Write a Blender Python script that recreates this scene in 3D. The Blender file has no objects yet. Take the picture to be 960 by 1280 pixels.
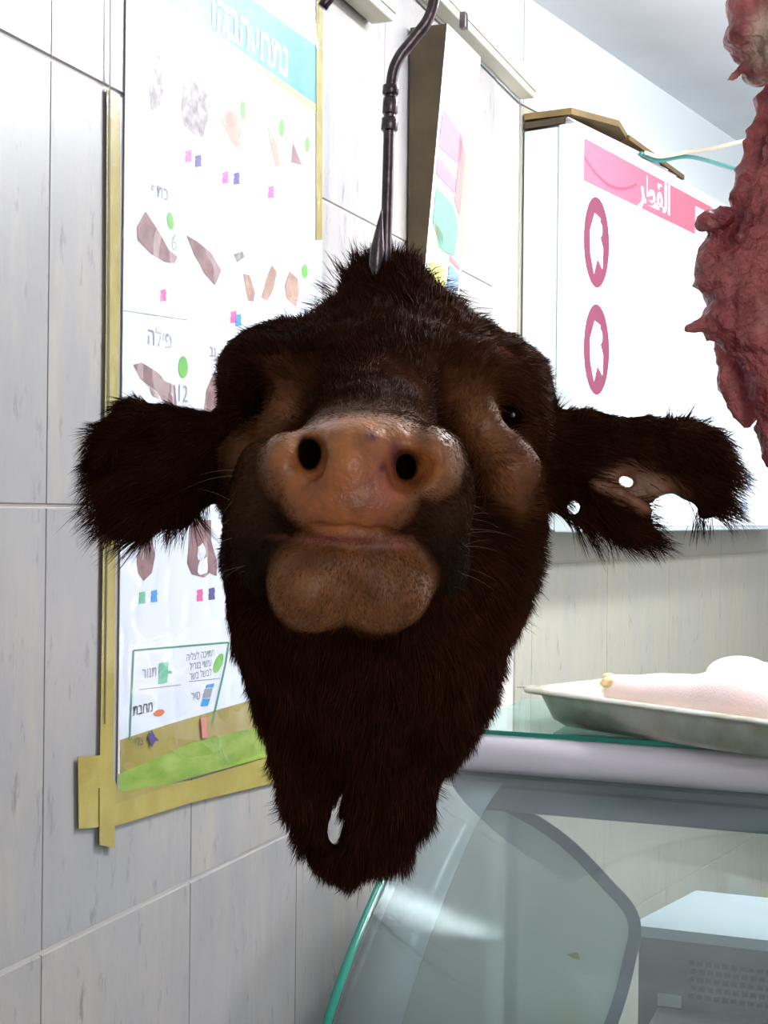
import bpy, bmesh, math, random
import numpy as np
from mathutils import Vector, Matrix, Euler
random.seed(7); rng = np.random.default_rng(7)
PI = math.pi
SC = bpy.context.scene
COL = SC.collection

# ------------------------------------------------------------------ camera
F = 1800.0; CH = 1.55; ROLL = math.radians(0.62)
cam_d = bpy.data.cameras.new('camera'); cam = bpy.data.objects.new('camera', cam_d); COL.objects.link(cam)
cam_d.sensor_fit = 'VERTICAL'; cam_d.sensor_height = 36; cam_d.sensor_width = 27
cam_d.lens = F / 1280 * 36; cam_d.clip_start = 0.02
cam.matrix_world = Matrix.Translation((0, 0, CH)) @ Euler((PI/2, 0, 0)).to_matrix().to_4x4() @ Matrix.Rotation(ROLL, 4, 'Z')
SC.camera = cam

# ------------------------------------------------------------------ world, daylight, lamps, exposure
w = bpy.data.worlds.new('world'); SC.world = w; w.use_nodes = True
w.node_tree.nodes['Background'].inputs[0].default_value = (0.80, 0.88, 1.0, 1)
w.node_tree.nodes['Background'].inputs[1].default_value = 0.20

def area(name, loc, target, sx, sy, power, col):
    l = bpy.data.lights.new(name, 'AREA'); l.shape = 'RECTANGLE'; l.size = sx; l.size_y = sy; l.energy = power; l.color = col
    o = bpy.data.objects.new(name, l); COL.objects.link(o); o.location = loc
    o.rotation_euler = (Vector(target) - Vector(loc)).to_track_quat('-Z', 'Y').to_euler()
    return o
# daylight through the open shop front on the right
area('shopfront_daylight', (3.0, 2.6, CH + 0.45), (-0.2, 1.6, CH + 0.1), 1.8, 1.6, 20, (0.93, 0.97, 1.0))
# added fill light behind the camera, brightens the fronts of head and meat
area('front_fill_light', (0.9, -2.2, CH + 0.25), (0.1, 1.2, CH), 1.0, 1.9, 22, (1.0, 0.97, 0.93))
# light of the ceiling tubes (fixtures are built further down)
area('tube_light', (0.78, 2.02, CH + 0.915), (0.78, 2.02, 0), 0.10, 1.0, 22, (0.95, 0.98, 1.0)).rotation_euler = (0, 0, -0.366)
area('tube_light', (1.8, 2.2, CH + 0.915), (1.8, 2.2, 0), 0.10, 1.0, 14, (0.95, 0.98, 1.0)).rotation_euler = (0, 0, -0.366)

vs = SC.view_settings
SC.display_settings.display_device = 'sRGB'
vs.view_transform = 'Standard'; vs.look = 'None'; vs.gamma = 1; vs.use_curve_mapping = False
vs.exposure = 0.58

# ------------------------------------------------------------------ helpers
def ray(px, py):
    dx, dy = px - 480, 640 - py
    c, s = math.cos(ROLL), math.sin(ROLL)
    return ((dx*c - dy*s) / F, (dx*s + dy*c) / F)
def at(px, py, D):
    a, b = ray(px, py)
    return Vector((a*D, D, CH + b*D))
def V2(h): return Vector((h[0], h[1]))
class Plane:
    def __init__(s, o, u):
        s.o = Vector((o[0], o[1], CH)); s.u = Vector((u[0], u[1], 0)).normalized()
        s.n = s.u.cross(Vector((0, 0, 1)))
    def p(s, a, h, off=0.0): return s.o + s.u*a + Vector((0, 0, h)) + s.n*off
    def hit(s, px, py, off=0.0):
        a, b = ray(px, py); d = Vector((a, 1, b)); o = s.o + s.n*off
        t = (o - Vector((0, 0, CH))).dot(s.n) / d.dot(s.n)
        return Vector((0, 0, CH)) + d*t
    def sh(s, px, py):
        q = s.hit(px, py) - s.o
        return q.dot(s.u), q.z
LW = Plane((-0.809, 0), (0.383, 1))
CX, CY = 0.2563, 2.779
BW = Plane((CX, CY), (0.63, 1))

def lin(c):
    return tuple((v/255/12.92 if v/255 <= 0.04045 else ((v/255+0.055)/1.055)**2.4) for v in c) + (1,)

def mat(name, col, rough=0.5, metal=0.0, col2=None, nscale=20.0, stretch=(1, 1, 1), coat=0.0, bump=0.0, bscale=60.0,
        attr=False, spec=0.5, emit=None, estr=0.0, alpha=1.0, trans=0.0, world=False, ramp=(0.35, 0.65), detail=4):
    m = bpy.data.materials.new(name); m.use_nodes = True
    nt = m.node_tree; N = nt.nodes; L = nt.links; b = N['Principled BSDF']
    b.inputs['Base Color'].default_value = lin(col); b.inputs['Roughness'].default_value = rough
    b.inputs['Metallic'].default_value = metal; b.inputs['Coat Weight'].default_value = coat
    b.inputs['Coat Roughness'].default_value = 0.08
    b.inputs['Specular IOR Level'].default_value = spec; b.inputs['Alpha'].default_value = alpha
    b.inputs['Transmission Weight'].default_value = trans
    if emit: b.inputs['Emission Color'].default_value = lin(emit); b.inputs['Emission Strength'].default_value = estr
    vec = None
    if col2 or bump:
        if world: g = N.new('ShaderNodeNewGeometry'); src = g.outputs['Position']
        else: g = N.new('ShaderNodeTexCoord'); src = g.outputs['Object']
        mp = N.new('ShaderNodeMapping'); mp.inputs['Scale'].default_value = stretch; L.new(src, mp.inputs[0]); vec = mp.outputs[0]
    base = None
    if attr:
        a = N.new('ShaderNodeAttribute'); a.attribute_name = 'Col'; base = a.outputs['Color']
        if col2:
            n = N.new('ShaderNodeTexNoise'); n.inputs['Scale'].default_value = nscale; n.inputs['Detail'].default_value = detail; L.new(vec, n.inputs['Vector'])
            r = N.new('ShaderNodeMapRange'); r.inputs[1].default_value = 0.3; r.inputs[2].default_value = 0.7; r.inputs[3].default_value = 0.65; r.inputs[4].default_value = 1.25
            L.new(n.outputs['Fac'], r.inputs[0])
            mx = N.new('ShaderNodeVectorMath'); mx.operation = 'SCALE'; L.new(base, mx.inputs[0]); L.new(r.outputs[0], mx.inputs['Scale']); base = mx.outputs[0]
        L.new(base, b.inputs['Base Color'])
    elif col2:
        n = N.new('ShaderNodeTexNoise'); n.inputs['Scale'].default_value = nscale; n.inputs['Detail'].default_value = detail; L.new(vec, n.inputs['Vector'])
        r = N.new('ShaderNodeMapRange'); r.inputs[1].default_value = ramp[0]; r.inputs[2].default_value = ramp[1]; L.new(n.outputs['Fac'], r.inputs[0])
        mx = N.new('ShaderNodeMix'); mx.data_type = 'RGBA'; mx.inputs[6].default_value = lin(col); mx.inputs[7].default_value = lin(col2)
        L.new(r.outputs[0], mx.inputs[0]); L.new(mx.outputs[2], b.inputs['Base Color'])
    if bump:
        n = N.new('ShaderNodeTexNoise'); n.inputs['Scale'].default_value = bscale; n.inputs['Detail'].default_value = 5; L.new(vec, n.inputs['Vector'])
        bp = N.new('ShaderNodeBump'); bp.inputs['Strength'].default_value = bump; bp.inputs['Distance'].default_value = 0.002
        L.new(n.outputs['Fac'], bp.inputs['Height']); L.new(bp.outputs[0], b.inputs['Normal'])
        if coat: L.new(bp.outputs[0], b.inputs['Coat Normal'])
    return m

def tile_material(name, c1, c2, c3):
    m = bpy.data.materials.new(name); m.use_nodes = True
    nt = m.node_tree; N = nt.nodes; L = nt.links; b = N['Principled BSDF']
    g = N.new('ShaderNodeNewGeometry'); oi = N.new('ShaderNodeObjectInfo')
    def noise(sc, stretch, det):
        mp = N.new('ShaderNodeMapping'); mp.inputs['Scale'].default_value = stretch; L.new(g.outputs['Position'], mp.inputs[0])
        cb = N.new('ShaderNodeCombineXYZ'); L.new(oi.outputs['Random'], cb.inputs[0]); L.new(oi.outputs['Random'], cb.inputs[2])
        sca = N.new('ShaderNodeVectorMath'); sca.operation = 'SCALE'; sca.inputs['Scale'].default_value = 20; L.new(cb.outputs[0], sca.inputs[0])
        ad = N.new('ShaderNodeVectorMath'); L.new(mp.outputs[0], ad.inputs[0]); L.new(sca.outputs[0], ad.inputs[1])
        n = N.new('ShaderNodeTexNoise'); n.inputs['Scale'].default_value = sc; n.inputs['Detail'].default_value = det; n.inputs['Roughness'].default_value = 0.65
        L.new(ad.outputs[0], n.inputs['Vector']); return n.outputs['Fac']
    def mixc(f, lo, hi, a, bb):
        r = N.new('ShaderNodeMapRange'); r.inputs[1].default_value = lo; r.inputs[2].default_value = hi; L.new(f, r.inputs[0])
        mx = N.new('ShaderNodeMix'); mx.data_type = 'RGBA'
        if isinstance(a, tuple): mx.inputs[6].default_value = a
        else: L.new(a, mx.inputs[6])
        mx.inputs[7].default_value = bb; L.new(r.outputs[0], mx.inputs[0]); return mx.outputs[2]
    c = mixc(noise(9, (1, 1, 0.35), 6), 0.35, 0.66, lin(c1), lin(c2))
    c = mixc(noise(16, (1, 1, 0.25), 5), 0.52, 0.72, c, lin(c3))
    c = mixc(noise(60, (1, 1, 0.3), 4), 0.60, 0.72, c, lin(tuple(int(v*0.84) for v in c2)))
    L.new(c, b.inputs['Base Color'])
    b.inputs['Roughness'].default_value = 0.32; b.inputs['Specular IOR Level'].default_value = 0.45
    bp = N.new('ShaderNodeBump'); bp.inputs['Strength'].default_value = 0.35; bp.inputs['Distance'].default_value = 0.002
    L.new(noise(30, (1, 1, 0.3), 5), bp.inputs['Height']); L.new(bp.outputs[0], b.inputs['Normal'])
    return m

def glass(name, col, fac, rough=0.03, diff=0.0, gloss=(0.9, 0.95, 0.95)):
    """thin sheet glass: clear share, a mirror share by fresnel and a share of dulling dirt"""
    m = bpy.data.materials.new(name); m.use_nodes = True
    nt = m.node_tree; N = nt.nodes; L = nt.links; N.clear()
    out = N.new('ShaderNodeOutputMaterial'); t = N.new('ShaderNodeBsdfTransparent'); t.inputs[0].default_value = lin(col)
    g = N.new('ShaderNodeBsdfGlossy'); g.inputs['Roughness'].default_value = rough; g.inputs[0].default_value = (*gloss, 1)
    fr = N.new('ShaderNodeLayerWeight'); fr.inputs[0].default_value = 0.5
    pw = N.new('ShaderNodeMath'); pw.operation = 'POWER'; pw.inputs[1].default_value = 4.0; L.new(fr.outputs['Facing'], pw.inputs[0])
    ma = N.new('ShaderNodeMath'); ma.operation = 'MULTIPLY_ADD'; ma.inputs[1].default_value = 0.9; ma.inputs[2].default_value = fac; ma.use_clamp = True
    L.new(pw.outputs[0], ma.inputs[0])
    m1 = N.new('ShaderNodeMixShader'); L.new(ma.outputs[0], m1.inputs[0]); L.new(t.outputs[0], m1.inputs[1]); L.new(g.outputs[0], m1.inputs[2])
    d = N.new('ShaderNodeBsdfDiffuse'); d.inputs[0].default_value = lin(tuple(min(255, int(v*0.85)) for v in col))
    m2 = N.new('ShaderNodeMixShader'); m2.inputs[0].default_value = diff; L.new(m1.outputs[0], m2.inputs[1]); L.new(d.outputs[0], m2.inputs[2])
    L.new(m2.outputs[0], out.inputs[0])
    return m

def link(name, me, parent=None, m=None, smooth=False):
    o = bpy.data.objects.new(name, me); COL.objects.link(o)
    if m: me.materials.append(m)
    if smooth:
        for p in me.polygons: p.use_smooth = True
    if parent: o.parent = parent
    return o
def mesh(name, vs_, fs_, m=None, parent=None, smooth=False):
    """world-space vertices; parented objects keep their parent's frame"""
    me = bpy.data.meshes.new(name)
    if parent is not None:
        po = Vector((0, 0, 0)); q = parent
        while q: po += q.location; q = q.parent
        vs_ = [Vector(v) - po for v in vs_]
    me.from_pydata([tuple(v) for v in vs_], [], fs_); me.validate(); me.update()
    return link(name, me, parent, m, smooth)
def tag(o, label=None, cat=None, group=None, kind=None):
    for k, v in (('label', label), ('category', cat), ('group', group), ('kind', kind)):
        if v: o[k] = v
    return o
def empty(name, loc, label=None, cat=None, group=None):
    o = bpy.data.objects.new(name, None); COL.objects.link(o); o.location = loc; o.empty_display_size = 0.02
    return tag(o, label, cat, group)
def box_vf(o, ax, ay, az):
    vs_ = [o + ax*i + ay*j + az*k for k in (0, 1) for j in (0, 1) for i in (0, 1)]
    fs_ = [(0, 2, 3, 1), (4, 5, 7, 6), (0, 1, 5, 4), (1, 3, 7, 5), (3, 2, 6, 7), (2, 0, 4, 6)]
    if ax.cross(ay).dot(az) < 0: fs_ = [f[::-1] for f in fs_]
    return vs_, fs_
def obox(name, o, ax, ay, az, m, parent=None, bevel=0.0, kind=None):
    vs_, fs_ = box_vf(Vector(o), Vector(ax), Vector(ay), Vector(az))
    ob = mesh(name, vs_, fs_, m, parent)
    if bevel:
        b = ob.modifiers.new('bevel', 'BEVEL'); b.width = bevel; b.segments = 3
        for p in ob.data.polygons: p.use_smooth = True
    return ob
def prism(name, pts, ext, m, parent=None, smooth=False):
    """polygon of world points extruded by a vector"""
    n = len(pts); ext = Vector(ext)
    vs_ = [Vector(p) for p in pts] + [Vector(p) + ext for p in pts]
    nn = Vector((0, 0, 0))
    for i in range(n): nn += pts[i].cross(pts[(i+1) % n])
    fs_ = [tuple(range(n))[::-1], tuple(range(n, 2*n))] + [(i, (i+1) % n, n+(i+1) % n, n+i) for i in range(n)]
    if nn.dot(ext) < 0: fs_ = [f[::-1] for f in fs_]
    return mesh(name, vs_, fs_, m, parent, smooth)
def catmull(P, n=8):
    P = [Vector(p) for p in P]; Q = [P[0]*2-P[1]] + P + [P[-1]*2-P[-2]]; out = []
    for i in range(1, len(Q)-2):
        for k in range(n):
            t = k/n; a, b, c, d = Q[i-1:i+3]
            out.append(0.5*((2*b) + (c-a)*t + (2*a-5*b+4*c-d)*t*t + (-a+3*b-3*c+d)*t**3))
    out.append(P[-1]); return out
def tube_vf(P, R, seg=12, base=0):
    P = [Vector(p) for p in P]; n = len(P)
    if not hasattr(R, '__len__'): R = [R]*n
    vs_, fs_ = [], []; up = None
    for i in range(n):
        t = (P[min(i+1, n-1)] - P[max(i-1, 0)]).normalized()
        if up is None: up = t.orthogonal().normalized()
        up = (up - t*up.dot(t)).normalized(); s = t.cross(up)
        for k in range(seg):
            a = 2*PI*k/seg; vs_.append(P[i] + (up*math.cos(a) + s*math.sin(a))*R[i])
    for i in range(n-1):
        for k in range(seg):
            a, b = i*seg+k, i*seg+(k+1) % seg
            fs_.append((base+a, base+b, base+b+seg, base+a+seg))
    fs_.append(tuple(base+k for k in range(seg))[::-1]); fs_.append(tuple(base+(n-1)*seg+k for k in range(seg)))
    return vs_, fs_
def tube(name, P, R, m, parent=None, seg=12):
    vs_, fs_ = tube_vf(P, R, seg); return mesh(name, vs_, fs_, m, parent, True)
def decal(name, plane, pix, off, m, parent, kind=None):
    """flat print on a wall plane, drawn as a polygon"""
    vs_ = [plane.hit(x, y, off) for x, y in pix]
    nn = Vector((0, 0, 0))
    for i in range(len(vs_)): nn += (vs_[i]-vs_[0]).cross(vs_[(i+1) % len(vs_)]-vs_[0])
    f = tuple(range(len(vs_)))
    if nn.dot(plane.n) < 0: f = f[::-1]
    return mesh(name, vs_, [f], m, parent)
def rnd_poly(cx, cy, rx, ry, n=14, rot=0.0, jag=0.0):
    out = []
    for i in range(n):
        a = 2*PI*i/n; k = 1 + random.uniform(-jag, jag); x, y = rx*math.cos(a)*k, ry*math.sin(a)*k
        out.append((cx + x*math.cos(rot) - y*math.sin(rot), cy + x*math.sin(rot) + y*math.cos(rot)))
    return out
def text(name, s, plane, px, py, size, m, parent, off=0.004, shear=0.0, xs=1.0, bold=0.0):
    cu = bpy.data.curves.new('t', 'FONT'); cu.body = s; cu.size = size; cu.align_x = 'CENTER'; cu.align_y = 'CENTER'; cu.resolution_u = 4
    if bold: cu.offset = bold
    t = bpy.data.objects.new('t', cu); COL.objects.link(t)
    bpy.context.view_layer.update()
    me = bpy.data.meshes.new_from_object(t.evaluated_get(bpy.context.evaluated_depsgraph_get()))
    bpy.data.objects.remove(t); bpy.data.curves.remove(cu)
    o0 = plane.hit(px, py, off)
    po = Vector((0, 0, 0)); q = parent
    while q: po += q.location; q = q.parent
    for v in me.vertices:
        v.co = o0 + plane.u*(v.co.x*xs) + Vector((0, 0, v.co.y)) - po
    me.materials.clear()
    return link(name, me, parent, m)

# ------------------------------------------------------------------ signed distance sculpting
class Sculpt:
    def __init__(s, lo, hi, h):
        s.h = h; s.lo = np.array(lo, float); n = np.ceil((np.array(hi)-s.lo)/h).astype(int)+1
        s.ax = [s.lo[i] + np.arange(n[i])*h for i in range(3)]
        s.d = np.full(tuple(n), 1.0, np.float32)
    def _sub(s, c0, c1, m):
        sl = []
        for i in range(3):
            a = int(max(0, math.floor((c0[i]-m-s.lo[i])/s.h))); b = int(min(len(s.ax[i]), math.ceil((c1[i]+m-s.lo[i])/s.h)+1))
            sl.append(slice(a, max(b, a)))
        return tuple(sl)
    def _grid(s, sl):
        return np.meshgrid(*[s.ax[i][sl[i]] for i in range(3)], indexing='ij', sparse=True)
    def _apply(s, sl, q, k, op):
        d = s.d[sl]
        if op == 'add':
            hh = np.clip(0.5 + 0.5*(d-q)/k, 0, 1); s.d[sl] = d*(1-hh) + q*hh - k*hh*(1-hh)
        else:
            q = -q; hh = np.clip(0.5 - 0.5*(d-q)/k, 0, 1); s.d[sl] = d*(1-hh) + q*hh + k*hh*(1-hh)
    def ell(s, px, py, D, rx, ry, rd, k=0.015, rot=0.0, yaw=0.0, pitch=0.0, op='add'):
        """ellipsoid: centre by pixel and depth, radii rx, ry in pixels at that depth, rd in metres"""
        c = at(px, py, D); r = np.array([rx*D/F, rd, ry*D/F]); R = r.max()
        sl = s._sub(c-Vector((R, R, R)), c+Vector((R, R, R)), k+0.012)
        X, Y, Z = s._grid(sl)
        M = np.array((Matrix.Rotation(math.radians(rot), 3, 'Y') @ Matrix.Rotation(math.radians(yaw), 3, 'Z') @ Matrix.Rotation(math.radians(pitch), 3, 'X')))
        x, y, z = X-c.x, Y-c.y, Z-c.z
        a = x*M[0, 0]+y*M[1, 0]+z*M[2, 0]; b = x*M[0, 1]+y*M[1, 1]+z*M[2, 1]; e = x*M[0, 2]+y*M[1, 2]+z*M[2, 2]
        k0 = np.sqrt((a/r[0])**2+(b/r[1])**2+(e/r[2])**2)+1e-9; k1 = np.sqrt((a/r[0]**2)**2+(b/r[1]**2)**2+(e/r[2]**2)**2)+1e-9
        s._apply(sl, (k0*(k0-1)/k1).astype(np.float32), k, op)
    def cone(s, A, B, k=0.015, op='add', flat=1.0):
        """round cone between two (px, py, D, radius px); flat squeezes it in depth"""
        a, b = at(*A[:3]), at(*B[:3]); ra, rb = A[3]*A[2]/F, B[3]*B[2]/F; R = max(ra, rb)
        lo = [min(a[i], b[i])-R for i in range(3)]; hi = [max(a[i], b[i])+R for i in range(3)]
        sl = s._sub(lo, hi, k+0.012); X, Y, Z = s._grid(sl)
        f = 1/flat; d = b-a; d = Vector((d.x, d.y*f, d.z)); dd = d.dot(d)
        x, y, z = X-a.x, (Y-a.y)*f, Z-a.z
        t = np.clip((x*d.x+y*d.y+z*d.z)/dd, 0, 1)
        q = np.sqrt((x-t*d.x)**2+(y-t*d.y)**2+(z-t*d.z)**2) - (ra+(rb-ra)*t)
        s._apply(sl, (q*(flat if flat < 1 else 1)).astype(np.float32), k, op)
    def chain(s, P, k=0.01, op='add', flat=1.0):
        for i in range(len(P)-1): s.cone(P[i], P[i+1], k, op, flat)
    def polygonise(s, smooth=2):
        d = s.d; d[0], d[-1] = 1, 1; d[:, 0], d[:, -1] = 1, 1; d[:, :, 0], d[:, :, -1] = 1, 1
        ins = d < 0; n = d.shape
        c = [ins[i:n[0]-1+i, j:n[1]-1+j, l:n[2]-1+l] for i in (0, 1) for j in (0, 1) for l in (0, 1)]
        anyi = c[0].copy(); alli = c[0].copy()
        for q in c[1:]: anyi |= q; alli &= q
        act = anyi & ~alli; ci = np.argwhere(act); idx = np.full(act.shape, -1, np.int32); idx[act] = np.arange(len(ci))
        off = [(i, j, l) for i in (0, 1) for j in (0, 1) for l in (0, 1)]
        val = [d[ci[:, 0]+o[0], ci[:, 1]+o[1], ci[:, 2]+o[2]] for o in off]
        acc = np.zeros((len(ci), 3)); cnt = np.zeros(len(ci))
        for a in range(8):
            for b in range(a+1, 8):
                oa, ob = np.array(off[a]), np.array(off[b])
                if np.abs(oa-ob).sum() != 1: continue
                m = (val[a] < 0) != (val[b] < 0)
                t = np.where(m, val[a]/(val[a]-val[b]+1e-20), 0)
                acc += np.where(m[:, None], oa+(ob-oa)*t[:, None], 0); cnt += m
        V = s.lo + (ci + acc/cnt[:, None])*s.h
        Fs = []
        for ax in range(3):
            sl0 = [slice(None)]*3; sl1 = [slice(None)]*3; sl0[ax] = slice(0, -1); sl1[ax] = slice(1, None)
            A, B = ins[tuple(sl0)], ins[tuple(sl1)]; e = np.argwhere(A != B)
            u, v = [q for q in range(3) if q != ax]
            e = e[(e[:, u] > 0) & (e[:, v] > 0) & (e[:, u] < n[u]-1) & (e[:, v] < n[v]-1)]
            q = []
            for du, dv in ((1, 1), (0, 1), (0, 0), (1, 0)):
                f = e.copy(); f[:, u] -= du; f[:, v] -= dv; q.append(idx[f[:, 0], f[:, 1], f[:, 2]])
            q = np.stack(q, 1); flip = A[e[:, 0], e[:, 1], e[:, 2]]
            if ax == 1: flip = ~flip
            q[~flip] = q[~flip][:, ::-1]; Fs.append(q)
        Q = np.concatenate(Fs)
        for _ in range(smooth):
            S = np.zeros_like(V); C = np.zeros(len(V))
            for a in range(4):
                i, j = Q[:, a], Q[:, (a+1) % 4]
                for k in range(3): S[:, k] += np.bincount(i, V[j, k], len(V)) + np.bincount(j, V[i, k], len(V))
                C += np.bincount(i, minlength=len(V)) + np.bincount(j, minlength=len(V))
            V = V*0.4 + 0.6*S/np.maximum(C, 1)[:, None]
        return V, Q
def vnormals(V, Q):
    a = V[Q[:, 2]]-V[Q[:, 0]]; b = V[Q[:, 3]]-V[Q[:, 1]]; f = np.cross(a, b); N = np.zeros_like(V)
    for c in range(4):
        for k in range(3): N[:, k] += np.bincount(Q[:, c], f[:, k], len(V))
    return N/(np.linalg.norm(N, axis=1)[:, None]+1e-12)
def np_mesh(name, V, Q, m, parent, col=None, smooth=True):
    me = bpy.data.meshes.new(name); nq = len(Q); w_ = Q.shape[1]
    if parent is not None:
        po = Vector((0, 0, 0)); q = parent
        while q: po += q.location; q = q.parent
        V = V - np.array(po)
    me.vertices.add(len(V)); me.vertices.foreach_set('co', V.astype(np.float32).ravel())
    me.loops.add(nq*w_); me.loops.foreach_set('vertex_index', Q.astype(np.int32).ravel())
    me.polygons.add(nq); me.polygons.foreach_set('loop_start', (np.arange(nq)*w_).astype(np.int32))
    me.polygons.foreach_set('use_smooth', np.full(nq, smooth)); me.update(calc_edges=True)
    if col is not None:
        a = me.color_attributes.new('Col', 'FLOAT_COLOR', 'POINT')
        a.data.foreach_set('color', np.concatenate([col, np.ones((len(col), 1))], 1).astype(np.float32).ravel())
    o = bpy.data.objects.new(name, me); COL.objects.link(o); me.materials.append(m)
    if parent: o.parent = parent
    return o
def wave(P, f, seed):
    """smooth pseudo-noise vector field"""
    r = np.random.default_rng(seed); out = np.zeros_like(P)
    for i in range(6):
        k = r.normal(size=(3, 3))*f*(0.6+0.35*i); ph = r.uniform(0, 6.28, 3)
        out += np.sin(P @ k.T + ph)/(1+0.35*i)
    return out/2.2
def vnoise(P, f, seed=0):
    """value noise, trilinear, -1..1"""
    r = np.random.default_rng(seed); T = r.uniform(-1, 1, (32, 32, 32)); q = P*f + 100.0
    i = np.floor(q).astype(int); t = q-i; t = t*t*(3-2*t); o = 0
    for a in (0, 1):
        for b in (0, 1):
            for c in (0, 1):
                wt = (t[:, 0] if a else 1-t[:, 0])*(t[:, 1] if b else 1-t[:, 1])*(t[:, 2] if c else 1-t[:, 2])
                o = o + wt*T[(i[:, 0]+a) % 32, (i[:, 1]+b) % 32, (i[:, 2]+c) % 32]
    return o
def proj(P):
    x = P[:, 0]/P[:, 1]*F; y = (P[:, 2]-CH)/P[:, 1]*F; c, s = math.cos(-ROLL), math.sin(-ROLL)
    return 480 + x*c - y*s, 640 - (x*s + y*c)
def soft(P, px, py, D, rx, ry, rd, edge=0.3, rot=0.0):
    """1 inside an ellipsoid in space, fading to 0"""
    c = np.array(at(px, py, D)); q = P-c; a = math.radians(rot)
    x = q[:, 0]*math.cos(a)-q[:, 2]*math.sin(a); z = q[:, 0]*math.sin(a)+q[:, 2]*math.cos(a)
    k = np.sqrt((x/(rx*D/F))**2+(q[:, 1]/rd)**2+(z/(ry*D/F))**2)
    return np.clip((1+edge-k)/(2*edge), 0, 1)
def ribbons(name, root, d, L, wid, col, m, parent, bend, seg=3):
    """many tapering hairs as one mesh"""
    n = len(root); r = rng.normal(size=(n, 3)); s = np.cross(d, r); s /= np.linalg.norm(s, axis=1)[:, None]+1e-9
    vs_ = []; ts = np.linspace(0, 1, seg+1)
    for i, t in enumerate(ts):
        c = root + d*(L*t)[:, None] + bend*(L*t*t)[:, None]
        if i < seg: wv = (wid*(1-t**1.5*0.85))[:, None]*s*0.5; vs_ += [c-wv, c+wv]
        else: vs_.append(c)
    nv = 2*seg+1; V = np.stack(vs_, 1).reshape(-1, 3); b = np.arange(n)*nv
    T = []
    for i in range(seg-1):
        T += [np.stack([b+2*i, b+2*i+1, b+2*i+3], 1), np.stack([b+2*i, b+2*i+3, b+2*i+2], 1)]
    T.append(np.stack([b+2*seg-2, b+2*seg-1, b+2*seg], 1))
    T = np.concatenate(T); C = np.repeat(col, nv, 0)
    return np_mesh(name, V, T, m, parent, C, smooth=False)
def sample(V, Q, N, n, dens):
    T = np.concatenate([Q[:, [0, 1, 2]], Q[:, [0, 2, 3]]])
    ar = np.linalg.norm(np.cross(V[T[:, 1]]-V[T[:, 0]], V[T[:, 2]]-V[T[:, 0]]), axis=1)
    wgt = ar*dens(V[T].mean(1), N[T].mean(1)); wgt /= wgt.sum()
    i = rng.choice(len(T), n, p=wgt); u = rng.random((n, 2)); u[u.sum(1) > 1] = 1-u[u.sum(1) > 1]
    a = np.stack([1-u.sum(1), u[:, 0], u[:, 1]], 1)[:, :, None]
    P = (V[T[i]]*a).sum(1); M = (N[T[i]]*a).sum(1); return P, M/(np.linalg.norm(M, axis=1)[:, None]+1e-9)

# ------------------------------------------------------------------ materials
M_tile_l = tile_material('wall_tile_grey', (162, 156, 152), (150, 147, 149), (172, 163, 151))
M_tile_b = tile_material('wall_tile_beige', (178, 173, 157), (168, 166, 155), (184, 175, 155))
M_grout = mat('grout', (214, 208, 202), 0.9)
M_grout_b = mat('grout_beige', (190, 184, 168), 0.9)
M_paint = mat('white_paint', (225, 228, 230), 0.85, bump=0.15, bscale=12)
M_ceil = mat('ceiling_paint', (236, 238, 240), 0.9, col2=(222, 225, 228), nscale=2.5)
M_floor = mat('floor_stone', (150, 145, 138), 0.5, col2=(128, 124, 120), nscale=12)
M_trim = mat('beige_trunking', (196, 190, 172), 0.5)
M_steel = mat('worn_steel', (120, 108, 110), 0.30, metal=1.0, col2=(84, 74, 78), nscale=60, bump=0.2, bscale=200)
M_rail = mat('rail_steel', (170, 172, 176), 0.35, metal=1.0)
M_alu = mat('tray_aluminium', (196, 194, 184), 0.38, metal=0.85, col2=(168, 162, 140), nscale=22, bump=0.25, bscale=60)
M_white = mat('white_print', (226, 229, 240), 0.35)
M_tape = mat('yellow_packing_tape', (160, 142, 72), 0.22, col2=(172, 156, 84), nscale=30, coat=0.6, bump=0.3, bscale=80)
M_black = mat('black_print', (70, 72, 80), 0.5)
M_grey = mat('grey_print', (150, 152, 165), 0.5)
M_teal = mat('teal_print', (70, 140, 160), 0.35, col2=(96, 160, 176), nscale=10)
M_lime = mat('lime_print', (176, 206, 110), 0.35)
M_grass = mat('green_print', (120, 158, 48), 0.35, col2=(160, 176, 84), nscale=26, stretch=(1, 1, 3))
M_pill = mat('green_icon', (104, 176, 74), 0.4)
M_pine = mat('dark_green_print', (74, 140, 112), 0.4)
M_mint = mat('mint_icon', (110, 184, 150), 0.4)
M_pink = mat('pink_icon', (222, 96, 158), 0.4)
M_sky = mat('blue_icon', (60, 150, 216), 0.4)
M_violet = mat('violet_icon', (84, 70, 140), 0.4)
M_orange = mat('orange_icon', (220, 120, 70), 0.4)
M_cut = mat('printed_meat_brown', (150, 112, 112), 0.4, col2=(120, 84, 84), nscale=60)
M_cut2 = mat('printed_meat_tan', (190, 156, 136), 0.4, col2=(158, 120, 108), nscale=50)
M_cut3 = mat('printed_meat_dark', (112, 92, 92), 0.4, col2=(170, 160, 160), nscale=90)
M_film = glass('laminating_film', (252, 252, 253), 0.03, rough=0.06, gloss=(1, 1, 1))
M_eye = mat('wet_eye', (14, 15, 20), 0.22)
M_fur = mat('brown_fur', (46, 24, 14), 0.65, attr=True, spec=0.03)
M_fur.node_tree.nodes['Principled BSDF'].inputs['Specular Tint'].default_value = (0.75, 0.42, 0.26, 1)
M_hide = mat('hide', (46, 24, 14), 0.5, attr=True, col2=(1, 1, 1), nscale=55, bump=0.6, bscale=200, spec=0.28)

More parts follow.
